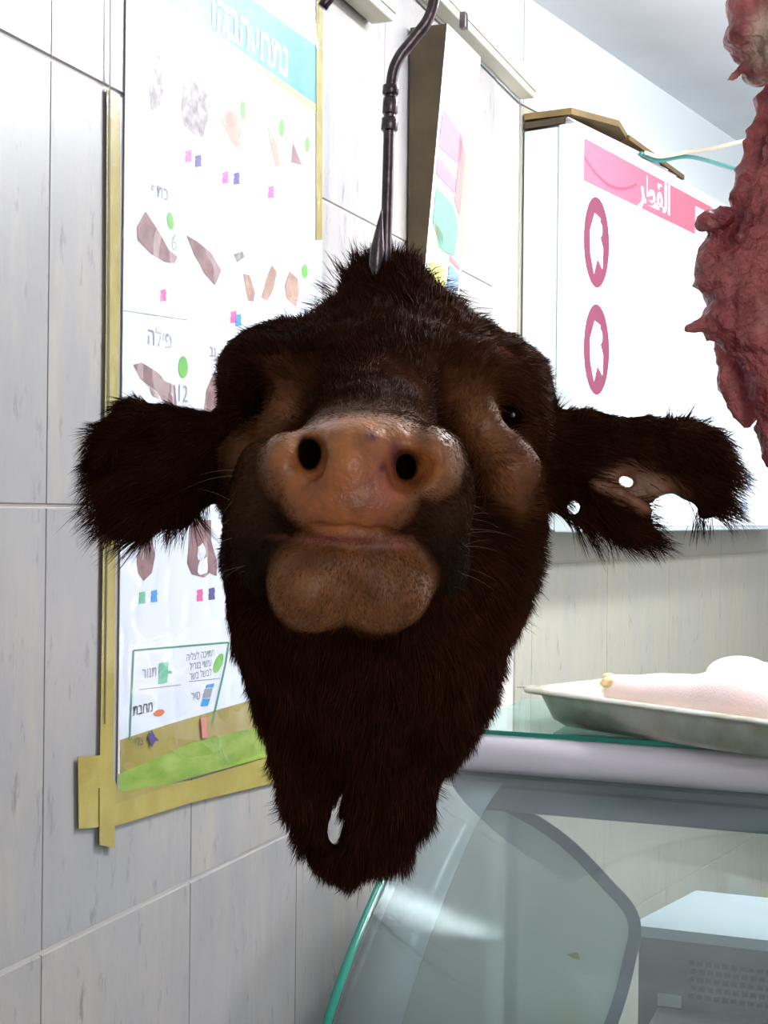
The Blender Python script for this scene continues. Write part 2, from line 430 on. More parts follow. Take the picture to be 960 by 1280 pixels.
nt = M_hide.node_tree; a_ = [n for n in nt.nodes if n.type == 'ATTRIBUTE'][0]
bw_ = nt.nodes.new('ShaderNodeRGBToBW'); nt.links.new(a_.outputs['Color'], bw_.inputs[0])
mr_ = nt.nodes.new('ShaderNodeMapRange'); mr_.inputs[1].default_value = 0.02; mr_.inputs[2].default_value = 0.16; mr_.inputs[3].default_value = 0.68; mr_.inputs[4].default_value = 0.36
mr2 = nt.nodes.new('ShaderNodeMapRange'); mr2.inputs[1].default_value = 0.03; mr2.inputs[2].default_value = 0.12; mr2.inputs[3].default_value = 0.0; mr2.inputs[4].default_value = 0.5
nt.links.new(bw_.outputs[0], mr2.inputs[0]); nt.links.new(mr2.outputs[0], nt.nodes['Principled BSDF'].inputs['Specular IOR Level'])
nt.links.new(bw_.outputs[0], mr_.inputs[0]); nt.links.new(mr_.outputs[0], nt.nodes['Principled BSDF'].inputs['Roughness'])

# ------------------------------------------------------------------ room
def tiled_wall(name, plane, cols, rows, tw, s0, gt, gmat, tmat, smin, smax, top):
    w_ = obox(name, plane.p(smin, -CH, -0.12), plane.u*(smax-smin), Vector((0, 0, CH+1.0)), plane.n*0.117, gmat)
    tag(w_, kind='structure')
    cache = {}
    for i in range(cols[0], cols[1]):
        a0, a1 = max(s0+i*tw, smin), min(s0+(i+1)*tw, smax)
        if a1-a0 < 0.01: continue
        for b0, b1 in rows:
            key = (round(a1-a0, 4), round(b1-b0, 4))
            if key not in cache:
                W, H, g, c = a1-a0, b1-b0, gt/2, 0.0012; u = g*0.3; e = 0.0005
                vs_ = [(u, g, 0), (W-u, g, 0), (W-u, H-g, 0), (u, H-g, 0)]
                vt = [(u+e, g+c, .003), (W-u-e, g+c, .003), (W-u-e, H-g-c, .003), (u+e, H-g-c, .003)]
                v = [plane.u*x + Vector((0, 0, y)) + plane.n*z for x, y, z in vs_+vt]
                me = bpy.data.meshes.new('tile'); me.from_pydata([tuple(q) for q in v], [], [(4, 5, 6, 7)]+[(k, (k+1) % 4, 4+(k+1) % 4, 4+k) for k in range(4)])
                me.materials.append(tmat); cache[key] = me
            o = bpy.data.objects.new('tile', cache[key]); COL.objects.link(o); o.parent = w_
            o.location = plane.p(a0, b0, -0.003)
    return w_
LK = 1/0.9338
TOPL = 0.79
rl = [(-1.55, -1.215), (-1.215, -0.81), (-0.81, -0.405), (-0.405, 0.002), (0.002, 0.410), (0.410, TOPL)]
wl = tiled_wall('wall_left', LW, (-2, 10), rl, 0.262*LK, 0.0, 0.0032, M_grout, M_tile_l, 0.35, 2.779*LK, TOPL)
wb = tiled_wall('wall_back', BW, (0, 11), [(-1.55, -1.30), (-1.30, -0.90), (-0.90, -0.50), (-0.50, -0.10), (-0.10, 0.30), (0.30, TOPL)], 0.37, -0.30, 0.002, M_grout_b, M_tile_b, 0.0, 3.0, TOPL)
# plaster above the tiles
tag(obox('trim_1', LW.p(0.35, TOPL, 0.0), LW.u*(2.779*LK-0.35), Vector((0, 0, 1.0-TOPL)), LW.n*0.004, M_paint), kind='structure')
tag(obox('trim_2', BW.p(0.004, TOPL, 0.0), BW.u*2.99, Vector((0, 0, 1.0-TOPL)), BW.n*0.004, M_paint), kind='structure')
cl = obox('ceiling', Vector((-1.2, 0.2, CH+1.0)), Vector((5.2, 0, 0)), Vector((0, 5.6, 0)), Vector((0, 0, 0.1)), M_ceil); tag(cl, kind='structure')
fl = obox('floor', Vector((-1.2, -1.0, -0.05)), Vector((5.2, 0, 0)), Vector((0, 6.8, 0)), Vector((0, 0, 0.05)), M_floor); tag(fl, kind='structure')

# cable trunking under the plaster, in two runs
def trunk(s0, s1, h0, h1, dep, label):
    t = empty('cable_trunking', LW.p(s0, h0, 0), label, 'trunking')
    obox('channel', LW.p(s0, h0, 0.004), LW.u*(s1-s0), Vector((0, 0, h1-h0)), LW.n*dep, M_trim, t, 0.003)
    obox('cover_strip', LW.p(s0, h0+0.012, 0.004+dep), LW.u*(s1-s0), Vector((0, 0, h1-h0-0.024)), LW.n*0.003, M_trim, t)
    return t
a0, _ = LW.sh(552, 39); a1, _ = LW.sh(645, 125)
trunk(2.30, 2.779*LK-0.02, 0.792, 0.842, 0.03, 'beige cable trunking along wall top, right of the hanging hook, reaching the lightbox')
trunk(0.9, 2.18, 0.688, 0.745, 0.035, 'beige cable trunking along wall top above the laminated chart')

# ------------------------------------------------------------------ laminated poster on the left wall
poster = empty('laminated_poster', LW.hit(150, 640, 0.001), 'large laminated white meat cuts chart taped to the left tiled wall', 'poster')
P = lambda x, y, o=0.0: LW.hit(x, y, o)
def flat(name, pix, off, m, parent): return decal(name, LW, pix, off, m, parent)
s_l, _ = LW.sh(149, 640); s_r, _ = LW.sh(397, 640)
vs_, fs_ = box_vf(LW.p(s_l, -0.285, 0.001), LW.u*(s_r-s_l), Vector((0, 0, 0.285+0.68)), LW.n*0.001)
sheet = mesh('sheet', vs_, fs_, M_white, poster)
# header
hd = flat('header_band', [(150, -44), (396, 131), (396, 58), (240, -55), (150, -120)], 0.0024, M_teal, poster)
flat('header_line', [(150, -42), (396, 133), (396, 140), (150, -33)], 0.0026, M_lime, poster)
text('header_lettering', '\u05e8\u05e7\u05d1\u05d4 \u05d9\u05d7\u05ea\u05e0', LW, 312, 46, 0.056, M_white, poster, 0.003, xs=0.84, bold=0.0015)
# printed cuts
cuts = [([(187, 62), (196, 60), (204, 78), (206, 108), (200, 132), (190, 138), (187, 112), (190, 92)], M_cut3),
        ([(229, 108), (238, 99), (252, 106), (262, 120), (263, 140), (257, 158), (254, 172), (243, 168), (230, 156), (227, 135)], M_cut3),
        ([(276, 150), (284, 139), (297, 140), (302, 156), (300, 176), (303, 188), (292, 184), (284, 164)], M_cut2),
        ([(334, 157), (341, 166), (347, 182), (351, 207), (345, 209), (340, 190)], M_cut2),
        ([(366, 177), (372, 192), (378, 207), (364, 203)], M_cut),
        ([(182, 264), (171, 284), (172, 300), (190, 318), (208, 328), (219, 329), (222, 321), (211, 312), (198, 288)], M_cut),
        ([(233, 294), (247, 302), (264, 316), (277, 338), (269, 357), (256, 342), (243, 318)], M_cut),
        ([(292, 318), (303, 314), (306, 321), (297, 328)], M_cut3),
        ([(304, 342), (312, 344), (319, 366), (317, 377), (310, 376)], M_cut2),
        ([(340, 331), (346, 340), (342, 362), (334, 376), (327, 372), (333, 348)], M_cut2),
        ([(362, 339), (372, 348), (374, 366), (370, 384), (358, 372), (356, 356)], M_cut2),
        ([(167, 456), (177, 453), (198, 466), (206, 476), (219, 482), (221, 507), (210, 511), (197, 490), (176, 474)], M_cut),
        ([(187, 484), (197, 492), (200, 500), (190, 494)], M_cut2),
        ([(268, 464), (274, 480), (276, 516), (254, 518), (258, 488)], M_cut),
        ([(171, 700), (177, 676), (190, 672), (194, 694), (190, 716), (180, 726), (173, 716)], M_cut),
        ([(239, 651), (264, 650), (264, 676), (271, 700), (271, 720), (262, 716), (256, 722), (240, 718), (234, 704), (237, 676)], M_cut)]
for c, m in cuts: flat('printed_cut', c, 0.0024, m, poster)
for x, y in ((252, 690), (254, 708)): flat('printed_fat', rnd_poly(x, y, 6, 12, 12, 0.1, 0.25), 0.0027, M_white, poster)
for x, y, rx, ry, r in ((213, 276, 4, 11, -0.15), (304, 138, 3, 12, 0), (352, 160, 3.5, 11, 0), (384, 181, 3, 10, 0), (381, 339, 4, 9, 0), (229, 459, 6, 14, 0), (279, 469, 3, 11, 0)):
    flat('green_icon', rnd_poly(x, y, rx, ry, 16, r), 0.0024, M_pill, poster)
for x, y, m, nm in ((236, 195, M_pink, 'pink_icon'), (248, 201, M_violet, 'blue_icon'), (282, 222, M_pink, 'pink_icon'), (296, 223, M_violet, 'blue_icon'), (339, 240, M_pink, 'pink_icon'),
                    (204, 369, M_pink, 'pink_icon'), (292, 396, M_pink, 'pink_icon'), (298, 400, M_sky, 'blue_icon'), (178, 747, M_mint, 'green_icon'), (193, 745, M_sky, 'blue_icon'),
                    (250, 744, M_pink, 'pink_icon'), (265, 742, M_violet, 'violet_icon')):
    flat(nm, [(x-4, y-6), (x+3, y-8), (x+4, y-2), (x+3, y), (x+4, y+7), (x-4, y+8), (x-4, y+1), (x-3, y-1)], 0.0024, m, poster)
text('cut_name', '\u05d4\u05dc\u05d9\u05e4', LW, 200, 424, 0.026, M_grey, poster, 0.0025)
text('cut_number', '6', LW, 218, 304, 0.026, M_grey, poster, 0.0025)
text('cut_number', '12', LW, 228, 493, 0.026, M_grey, poster, 0.0025)
text('cut_name', '\u05e3\u05ea\u05db', LW, 200, 240, 0.02, M_grey, poster, 0.0025)
text('cut_name', '\u05d1\u05d2', LW, 266, 440, 0.018, M_grey, poster, 0.0025)
def pline(pts, wid, m, nm, off=0.0024):
    for i in range(len(pts)-1):
        (x0, y0), (x1, y1) = pts[i], pts[i+1]; d = math.hypot(x1-x0, y1-y0); nx, ny = -(y1-y0)/d*wid/2, (x1-x0)/d*wid/2
        flat(nm, [(x0-nx, y0-ny), (x1-nx, y1-ny), (x1+nx, y1+ny), (x0+nx, y0+ny)], off, m, poster)
pline([(162, 925), (167, 813), (286, 803), (282, 830), (265, 905)], 2.2, M_pine, 'legend_border')
pline([(174, 862), (226, 856)], 1.0, M_grey, 'legend_line'); pline([(236, 852), (275, 848)], 1.0, M_grey, 'legend_line')
pline([(153, 388), (234, 400)], 1.0, M_grey, 'legend_line')
flat('mint_pan_icon', [(199, 829), (211, 827), (210, 838), (215, 839), (215, 842), (210, 842), (209, 853), (198, 855)], 0.0024, M_mint, poster)
flat('lime_leaf_icon', rnd_poly(273, 829, 5, 13, 16, 0.35), 0.0024, M_pill, poster)
flat('blue_pot_icon', [(258, 856), (268, 854), (267, 859), (257, 860)], 0.0024, M_sky, poster)
flat('blue_pot_icon', [(253, 874), (263, 873), (260, 882), (251, 883)], 0.0024, M_sky, poster)
flat('grey_pot_icon', [(256, 861), (266, 860), (263, 872), (253, 873)], 0.0024, M_grey, poster)
flat('orange_icon', rnd_poly(199, 891, 7, 4, 12, -0.3), 0.0024, M_orange, poster)
flat('pink_pot_icon', [(251, 897), (258, 896), (260, 922), (253, 923)], 0.0044, mat('pale_pink_print', (206, 130, 120), 0.4), poster)
flat('violet_star_icon', [(185, 922), (190, 912), (194, 921), (199, 925), (193, 927), (190, 935), (188, 927)], 0.0044, M_violet, poster)
text('legend_word', '\u05e8\u05d5\u05e0\u05ea', LW, 187, 841, 0.016, M_grey, poster, 0.0025)
text('legend_word', '\u05ea\u05d1\u05d7\u05de', LW, 179, 886, 0.016, M_black, poster, 0.0025)
text('legend_word', '\u05e8\u05d9\u05e1', LW, 245, 870, 0.014, M_grey, poster, 0.0025)
for k, s in enumerate(('\u05d4\u05d9\u05dc\u05e6\u05dc \u05d4\u05db\u05d9\u05ea\u05d7', '\u05dc\u05d9\u05e8\u05d2\u05d1 \u05d9\u05d5\u05e9\u05e2', '\u05e8\u05e9\u05d1 \u05dc\u05e9\u05d1\u05dc')):
    text('legend_word', s, LW, 251, 819 + k*12, 0.012, M_grey, poster, 0.0025)
text('legend_word', '\u05d9\u05dc\u05e6', LW, 174, 927, 0.014, M_black, poster, 0.0045)
# grass stripe at the foot
flat('green_stripe', [(148, 968), (235, 930), (338, 905), (342, 944), (240, 972), (150, 998)], 0.0025, M_grass, poster)
flat('lower_band', [(150, 925), (212, 905), (338, 868), (338, 908), (235, 932), (150, 970)], 0.0022, M_tape, poster)
# tapes
def tape(name, pix, off=0.0036, m=None):
    vs_ = [LW.hit(x, y, off) for x, y in pix]; return prism(name, vs_, LW.n*0.0006, m or M_tape, poster)
tape('tape', [(133, 112), (149, 118), (150, 250), (147, 500), (143, 760), (141, 985), (124, 990), (128, 700), (132, 400)], 0.0026)
tape('tape', [(97, 946), (126, 944), (150, 990), (240, 975), (350, 942), (372, 936), (372, 972), (349, 977), (240, 1003), (146, 1032), (98, 1036)], 0.0028)
tape('tape', [(124, 985), (143, 985), (143, 1060), (124, 1056)], 0.0038)
tape('tape', [(395, -20), (404, -14), (402, 300), (395, 300)], 0.0028)
flat('sheet_edge', [(137, -30), (139, -30), (137, 500), (132, 905), (130, 905), (134, 500)], 0.0036, mat('dark_edge', (84, 74, 50), 0.6), poster)
# film: crinkled clear sheet over everything
s0, s1, h0, h1 = s_l-0.012, s_r+0.004, -0.29, 0.685
nx, ny = 120, 220; gs, gh = np.meshgrid(np.linspace(s0, s1, nx), np.linspace(h0, h1, ny), indexing='ij')
Pn = np.stack([gs.ravel(), gh.ravel(), np.zeros(gs.size)], 1)
rid = 1-np.abs(vnoise(Pn + 0.04*wave(Pn, 14, 5), 9, 3)); rid2 = 1-np.abs(vnoise(Pn + 0.01*wave(Pn, 30, 6), 28, 4))
off = 0.0062 + 0.0040*rid**4 + 0.0013*rid2**2 + 0.0016*vnoise(Pn, 7, 9)
Wn = np.array(LW.o)+np.outer(Pn[:, 0], np.array(LW.u))+np.outer(Pn[:, 1], (0, 0, 1))+np.outer(off, np.array(LW.n))
ii, jj = np.meshgrid(np.arange(nx-1), np.arange(ny-1), indexing='ij'); a = (ii*ny+jj).ravel()
np_mesh('film', Wn, np.stack([a, a+ny, a+ny+1, a+1], 1), M_film, poster)

# ------------------------------------------------------------------ tilted poster board beside the hook
board = empty('leaning_poster', LW.hit(508, 250, 0), 'narrow colourful poster board leaning off the wall behind the hook rod', 'poster')
sb, _ = LW.sh(508, 200); hb_top, hb_bot = 0.735, 0.15
M_bside = mat('board_brown', (92, 78, 52), 0.7, col2=(66, 54, 36), nscale=12)
M_bface = mat('board_face', (236, 240, 238), 0.5)
dT, dB, bw = 0.062, 0.012, 0.15
A = [LW.p(sb, hb_top, 0.004), LW.p(sb, hb_top, dT), LW.p(sb, hb_bot, dB), LW.p(sb, hb_bot, 0.004)]
prism('side_board', A, LW.u*0.02, M_bside, board)
B = [LW.p(sb+0.02, hb_top, dT-0.012), LW.p(sb+0.02, hb_top, dT), LW.p(sb+0.02, hb_bot, dB), LW.p(sb+0.02, hb_bot, dB-0.006)]
prism('front_board', B, LW.u*bw, M_bside, board)
up = (LW.p(0, hb_top, dT)-LW.p(0, hb_bot, dB)).normalized(); HB = hb_top-hb_bot
class BP: pass
def bpt(a, v, off): # a 0..1 across, v 0..1 from top
    return LW.p(sb + a*(bw+0.02), hb_top - v*HB, dT+(dB-dT)*v + off)
def bq(name, pts, off, m):
    vs_ = [bpt(a, v, off) for a, v in pts]; mesh(name, vs_, [tuple(range(len(vs_)))[::-1]], m, board)
bq('sheet', [(0, 0), (1, 0), (1, 1), (0, 1)][::1], 0.001, M_bface)
pal = {'purple': (160, 120, 160), 'red': (226, 120, 120), 'yellow': (240, 232, 130), 'green': (110, 150, 130), 'grey': (120, 140, 160), 'peach': (240, 200, 150), 'pale_blue': (180, 220, 230)}
pm = {k: mat('board_'+k, v, 0.5) for k, v in pal.items()}
for nm, pts in (('purple', [(0.08, .21), (.7, .24), (.7, .32), (.05, .31)]), ('purple', [(0.05, .33), (.6, .36), (.6, .40), (.05, .38)]), ('red', [(.6, .24), (.82, .28), (.8, .45), (.62, .42)]),
                ('yellow', [(.8, .2), (.98, .24), (.98, .55), (.82, .5)]), ('green', [(.08, .41), (.6, .43), (.8, .48), (.75, .56), (.3, .56), (.08, .5)]), ('yellow', [(.1, .6), (.55, .6), (.58, .8), (.1, .78)]),
                ('grey', [(.62, .585), (.95, .6), (.95, .69), (.62, .68)]), ('red', [(.62, .56), (.95, .575), (.95, .59), (.62, .575)]), ('red', [(.62, .73), (.95, .745), (.95, .82), (.62, .81)]),
                ('peach', [(.15, .5), (.4, .52), (.4, .6), (.15, .6)]), ('pale_blue', [(.1, .82), (.5, .83), (.5, .98), (.1, .98)]), ('pale_blue', [(.4, .12), (.6, .13), (.6, .17), (.4, .16)])):
    bq('printed_patch', pts, 0.002, pm[nm])
obox('hanging_clip', bpt(.34, -0.02, 0), LW.u*0.014, Vector((0, 0, 0.025)), LW.n*0.01, M_steel, board, 0.001)

# ------------------------------------------------------------------ sign lightbox
su = Vector((0.535, 0.845, 0)).normalized(); sn = su.cross(Vector((0, 0, 1)))
S0 = Vector((CX+0.004, CY-0.03, 0)) ; dep = 0.112
su = BW.u.copy(); sn = BW.n.copy()
rr = ray(646, 400)[0]; t_ = 0.004
S0 = BW.p(0.005, 0, 0.004)
dep = 0.115
HT, HB_ = 0.742, -0.035
box = empty('sign_lightbox', Vector((S0.x, S0.y, CH+HB_)), 'white wall-mounted lightbox sign with a pink red banner above the counter', 'sign')
M_bw = mat('lightbox_frame', (214, 226, 230), 0.4)
M_face = mat('lightbox_face', (236, 242, 246), 0.3, emit=(236, 244, 255), estr=0.6)
LB = 1.5
hv = lambda h: Vector((0, 0, h))
obox('housing', Vector((S0.x, S0.y, CH+HB_+0.004)), su*LB, hv(HT-HB_-0.008), sn*(dep*0.62), M_bw, box, 0.003)
obox('front_frame', Vector((S0.x, S0.y, CH+HB_))+sn*(dep*0.63), su*LB, hv(HT-HB_), sn*(dep*0.37), M_bw, box, 0.004)
SP = Plane((0, 0), (1, 1)); SP.o = Vector((S0.x, S0.y, CH))+sn*(dep+0.001); SP.u = su; SP.n = sn
vs_, fs_ = box_vf(SP.p(0.012, HB_+0.012, -0.001), su*(LB-0.024), hv(HT-HB_-0.024), sn*0.002)
mesh('face_panel', vs_, fs_, M_face, box)
def em(name, c, e=0.4): return mat(name, c, 0.35, emit=c, estr=e)
M_ban = em('banner_pink_red', (226, 96, 116)); M_ban2 = em('banner_arc_red', (222, 70, 92)); M_mar = em('maroon_ring', (112, 52, 72), 0.35); M_pw = em('white_glow_print', (240, 240, 244), 0.5)
M_pt = em('pale_teal_text', (188, 218, 220), 0.5); M_pb = em('pale_blue_text', (178, 198, 232), 0.5); M_pg = em('picture_grey', (196, 190, 204), 0.4)
def sq(name, pix, m, off=0.0015): return decal(name, SP, pix, off, m, box)
b_s0, _ = SP.sh(729, 198)
def ssq(name, a0, a1, h0, h1, m, off=0.0015):
    mesh(name, [SP.p(a0, h0, off), SP.p(a1, h0, off), SP.p(a1, h1, off), SP.p(a0, h1, off)], [(0, 1, 2, 3)], m, box)
hT = SP.sh(729, 172)[1]; hBn = SP.sh(729, 226)[1]
ssq('banner', b_s0, LB-0.04, hBn, hT, M_ban)
aw, _ = SP.sh(868, 280)
ssq('banner_blank', aw, LB-0.06, hBn+0.002, hT-0.018, M_pw, 0.002)
arc = []
for k in range(13):
    a = b_s0 + 0.26*k/12; arc.append((a, hBn + 0.012 + 0.03*(2*k/12-1)**2))
arc2 = [(a, h+0.006) for a, h in arc][::-1]
mesh('banner_arc', [SP.p(a, h, 0.002) for a, h in arc+arc2], [(i, i+1, 24-i, 25-i) for i in range(12)], M_ban2, box)
text('banner_lettering', '\uFEAE\uFEC4\uFED8\uFEDF\uFE8D', SP, 819, 244, 0.085, M_pw, box, 0.0025, xs=1.0, bold=0.0022)
for cy, nm in ((303, 'picture'), (437, 'picture'), (571, 'picture'), (700, 'picture')):
    if cy > 600: continue
    a, h = SP.sh(745, cy); rw = abs(SP.sh(761, cy)[0]-SP.sh(729, cy)[0])/2; rh = abs(SP.sh(745, cy-57)[1]-h)
    def ring(r0, off, m, dx=0, dy=0, nme='picture'):
        mesh(nme, [SP.p(a+dx+rw*r0*math.cos(2*PI*k/28), h+dy+rh*r0*math.sin(2*PI*k/28), off) for k in range(28)], [tuple(range(28))], m, box)
    ring(1.0, 0.0015, M_mar, nme='oval_picture')
    pts = [(-.55, .2), (-.2, .62), (.25, .55), (.2, .2), (.5, -.1), (.45, -.55), (.05, -.35), (-.2, -.72), (-.5, -.3)]
    mesh('oval_picture_figure', [SP.p(a+rw*x, h+rh*y, 0.002) for x, y in pts], [tuple(range(len(pts)))[::-1]], M_pw, box)
    ring(0.16, 0.0025, M_pg, rw*0.25, rh*0.3, 'oval_picture_spot')
random.seed(3)
for y in (455, 470, 484, 500):
    for x in (784, 812, 836, 858):
        if random.random() < 0.8: sq('text_line', [(x, y), (x+16, y+1), (x+16, y+4), (x, y+3)], M_pt)
for s, x, y in (('\uFE94\uFEC4\uFEE0\uFEB3', 784, 500), ('5', 928, 540), ('7', 934, 570), ('28', 934, 602), ('0909', 934, 633)):
    text('price_text', s, SP, x, y, 0.05, M_pb if s[0] in '01258' else M_pt, box, 0.002)

# cardboard and papers lying on the lightbox
ctop = HT
M_card = mat('brown_cardboard', (128, 104, 62), 0.8, col2=(100, 80, 48), nscale=14)
M_paper = mat('flyer_paper', (214, 206, 206), 0.6, col2=(190, 186, 196), nscale=40)
T = lambda a, n_, h: Vector((S0.x, S0.y, CH+h)) + su*a + sn*n_
card = empty('cardboard_sheet', T(0.1, 0.06, HT), 'folded brown cardboard sheet on top of the white lightbox', 'cardboard')
prism('flap', [T(0.0, 0.0, HT+0.018), T(0.0, 0.10, HT+0.016), T(0.17, 0.125, HT+0.028), T(0.33, 0.08, HT+0.036), T(0.3, 0.0, HT+0.036)], hv(0.012), M_card, card)
prism('flap', [T(0.0, 0.0, HT+0.001), T(0.0, 0.085, HT+0.001), T(0.16, 0.085, HT+0.003), T(0.2, 0.0, HT+0.003)], hv(0.012), mat('dark_cardboard', (70, 58, 40), 0.85), card)
prism('flap', [T(0.30, 0.0, HT+0.03), T(0.28, 0.10, HT+0.03), T(0.60, 0.10, HT+0.012), T(0.60, 0.0, HT+0.012)], hv(0.010), M_card, card)
fly = empty('flyer_stack', T(0.3, 0.08, HT), 'thin stack of pale printed flyers sticking out under the cardboard', 'papers')
for k in range(4):
    prism('flyer', [T(0.02+0.01*k, 0.02, HT+0.001+k*0.0028), T(0.0, 0.105-0.004*k, HT+0.001+k*0.0028), T(0.52-0.05*k, 0.112, HT+0.001+k*0.0028), T(0.54-0.04*k, 0.03, HT+0.001+k*0.0028)], hv(0.0022), M_paper, fly)
# cables
def cable(name, pts, r, m, label):
    o = tube(name, catmull(pts, 10), r, m); tag(o, label, 'cable'); return o
cable('green_cable', [T(0.30, 0.118, HT+0.004), T(0.38, 0.124, HT+0.006), at(862, 196, 3.02), at(918, 211, 2.75), at(1010, 236, 2.6), at(1200, 240, 2.4)], 0.0045, mat('green_cable', (60, 150, 140), 0.4), 'teal green cable running right from the lightbox top')
cable('cream_cable', [T(0.30, 0.128, HT+0.004), T(0.37, 0.134, HT+0.010), at(860, 190, 3.02), at(915, 180, 2.85), at(1010, 150, 2.8), at(1200, 60, 2.7)], 0.004, mat('cream_cable', (226, 220, 190), 0.4), 'cream cable rising right from lightbox top towards the ceiling')

# ------------------------------------------------------------------ glass display counter
e1 = Vector((0.934, -0.358, 0)).normalized(); e2 = Vector((-0.358, -0.934, 0)).normalized()
O = Vector((0.085, 1.95, 0))
K = lambda a, s, h: O + e1*a + e2*s + Vector((0, 0, CH+h))
ct = empty('display_counter', K(0.6, 0, -CH), 'refrigerated butcher display counter with curved front glass and white top rail', 'counter')
M_wr = mat('counter_white_rail', (214, 206, 214), 0.35)
M_hs = mat('counter_grey_housing', (120, 130, 134), 0.45, col2=(142, 150, 152), nscale=9)
M_tealg = mat('green_glass_edge', (30, 120, 104), 0.15, emit=None)
M_dk = mat('dark_rubber', (66, 78, 88), 0.5)
M_fg = glass('front_glass', (240, 247, 246), 0.012, rough=0.07, diff=0.055)
M_tg = glass('top_glass', (206, 232, 226), 0.05, diff=0.10)
M_eg = glass('end_glass', (232, 242, 238), 0.05, rough=0.08, diff=0.55)
M_bd = glass('frosted_band', (200, 206, 212), 0.03, rough=0.2, diff=0.6)
M_sh = mat('shelf_white', (150, 156, 162), 0.4)
M_vent = mat('vent_grey', (66, 66, 65), 0.6, col2=(80, 78, 74), nscale=20)
M_slot = mat('vent_slot_black', (28, 28, 30), 0.8)
LA = 1.5
# white rounded rail
prof = [(0.0, -0.297), (0.012, -0.303), (0.02, -0.316), (0.021, -0.330), (0.014, -0.340), (0.0, -0.347), (-0.06, -0.347), (-0.06, -0.297)]
prism('top_rail', [K(0, s, h) for s, h in prof], e1*LA, M_wr, ct, True)
# glass top with green edge
vs_, fs_ = box_vf(K(0.02, 0.0, -0.296), e1*(LA-0.02), e2*-0.33, Vector((0, 0, 0.006))); mesh('top_glass', vs_, fs_, M_tg, ct)
obox('top_glass_edge', K(0.02, 0.0, -0.296), e1*(LA-0.02), e2*0.0012, Vector((0, 0, 0.006)), M_tealg, ct)
# lamp housing under the rail
obox('lamp_housing', K(0.0, -0.03, -0.405), e1*LA, e2*-0.05, Vector((0, 0, 0.055)), M_hs, ct, 0.006)
obox('housing_lip', K(0.05, -0.027, -0.372), e1*LA, e2*-0.002+Vector((0, 0, 0)), Vector((0, 0, 0.004)), M_dk, ct)
# curved front glass
gp = [(0.016, -0.350), (0.09, -0.368), (0.17, -0.400), (0.25, -0.442), (0.33, -0.492), (0.40, -0.548), (0.46, -0.62), (0.50, -0.70), (0.52, -0.80)]
gq = catmull([Vector((s, h, 0)) for s, h in gp], 4)
def sheet_strip(name, a0, a1, m, off=0.0, thick=0.006):
    n = len(gq); vs_ = []
    nr = []
    for i in range(n):
        t = gq[min(i+1, n-1)]-gq[max(i-1, 0)]; nr.append(Vector((-t.y, t.x, 0)).normalized()*1.0)
    for i in range(n):
        for a in (a0, a1):
            for o in (off, off-thick):
                q = gq[i]+nr[i]*o*1.0; vs_.append(K(a, q.x, q.y))
    fs_ = []
    for i in range(n-1):
        b, c = 4*i, 4*i+4
        fs_ += [(b, b+2, c+2, c), (b+1, c+1, c+3, b+3), (b, c, c+1, b+1), (b+2, b+3, c+3, c+2)]
    return mesh(name, vs_, fs_, m, ct, True)
sheet_strip('front_glass', 0.010, LA, M_fg)
sheet_strip('front_glass_edge', 0.0, 0.010, M_tealg)
sheet_strip('edge_seal', 0.010, 0.022, M_dk, -0.007, 0.003)
sheet_strip('frosted_band', 0.022, 0.086, M_bd, -0.007, 0.002)
# quarter-round end glass inside with grey rim
D1 = 2.0
Gp = Plane((0, 0), (1, 1)); Gp.o = K(0, -0.085, -CH)+Vector((0, 0, CH)); Gp.u = e1; Gp.n = e1.cross(Vector((0, 0, 1)))
arcp = catmull([Vector((592, 1004, 0)), Vector((640, 1018, 0)), Vector((700, 1056, 0)), Vector((752, 1108, 0)), Vector((785, 1150, 0)), Vector((779, 1200, 0)), Vector((762, 1262, 0)), Vector((735, 1330, 0))], 5)
pix = [(p.x, p.y) for p in arcp] + [(480, 1330), (540, 1130), (585, 1010)]
prism('end_glass', [Gp.hit(x, y, 0) for x, y in pix], Gp.n*-0.005, M_eg, ct)
rim = []; n = len(arcp)
outer = [Gp.hit(p.x, p.y, 0.001) for p in arcp]
inner = []
for i in range(n):
    t = outer[min(i+1, n-1)]-outer[max(i-1, 0)]; nn = Gp.n.cross(t).normalized()
    inner.append(outer[i]+nn*0.017)
vs_ = outer+inner; vs_ += [v+Gp.n*0.004 for v in vs_]
fs_ = []
for i in range(n-1): fs_ += [(2*n+i, 2*n+i+1, 3*n+i+1, 3*n+i), (i, n+i, n+i+1, i+1), (i, i+1, 2*n+i+1, 2*n+i), (n+i, 3*n+i, 3*n+i+1, n+i+1)]
mesh('end_glass_rim', vs_, fs_, mat('rim_grey_blue', (74, 88, 104), 0.4), ct)
mesh('leaf_scrap', [Gp.hit(x, y, 0.003) for x, y in ((708, 1193), (722, 1190), (724, 1196), (726, 1200), (716, 1198))], [(0, 1, 2, 3, 4)], mat('olive_scrap', (130, 128, 70), 0.7), ct)
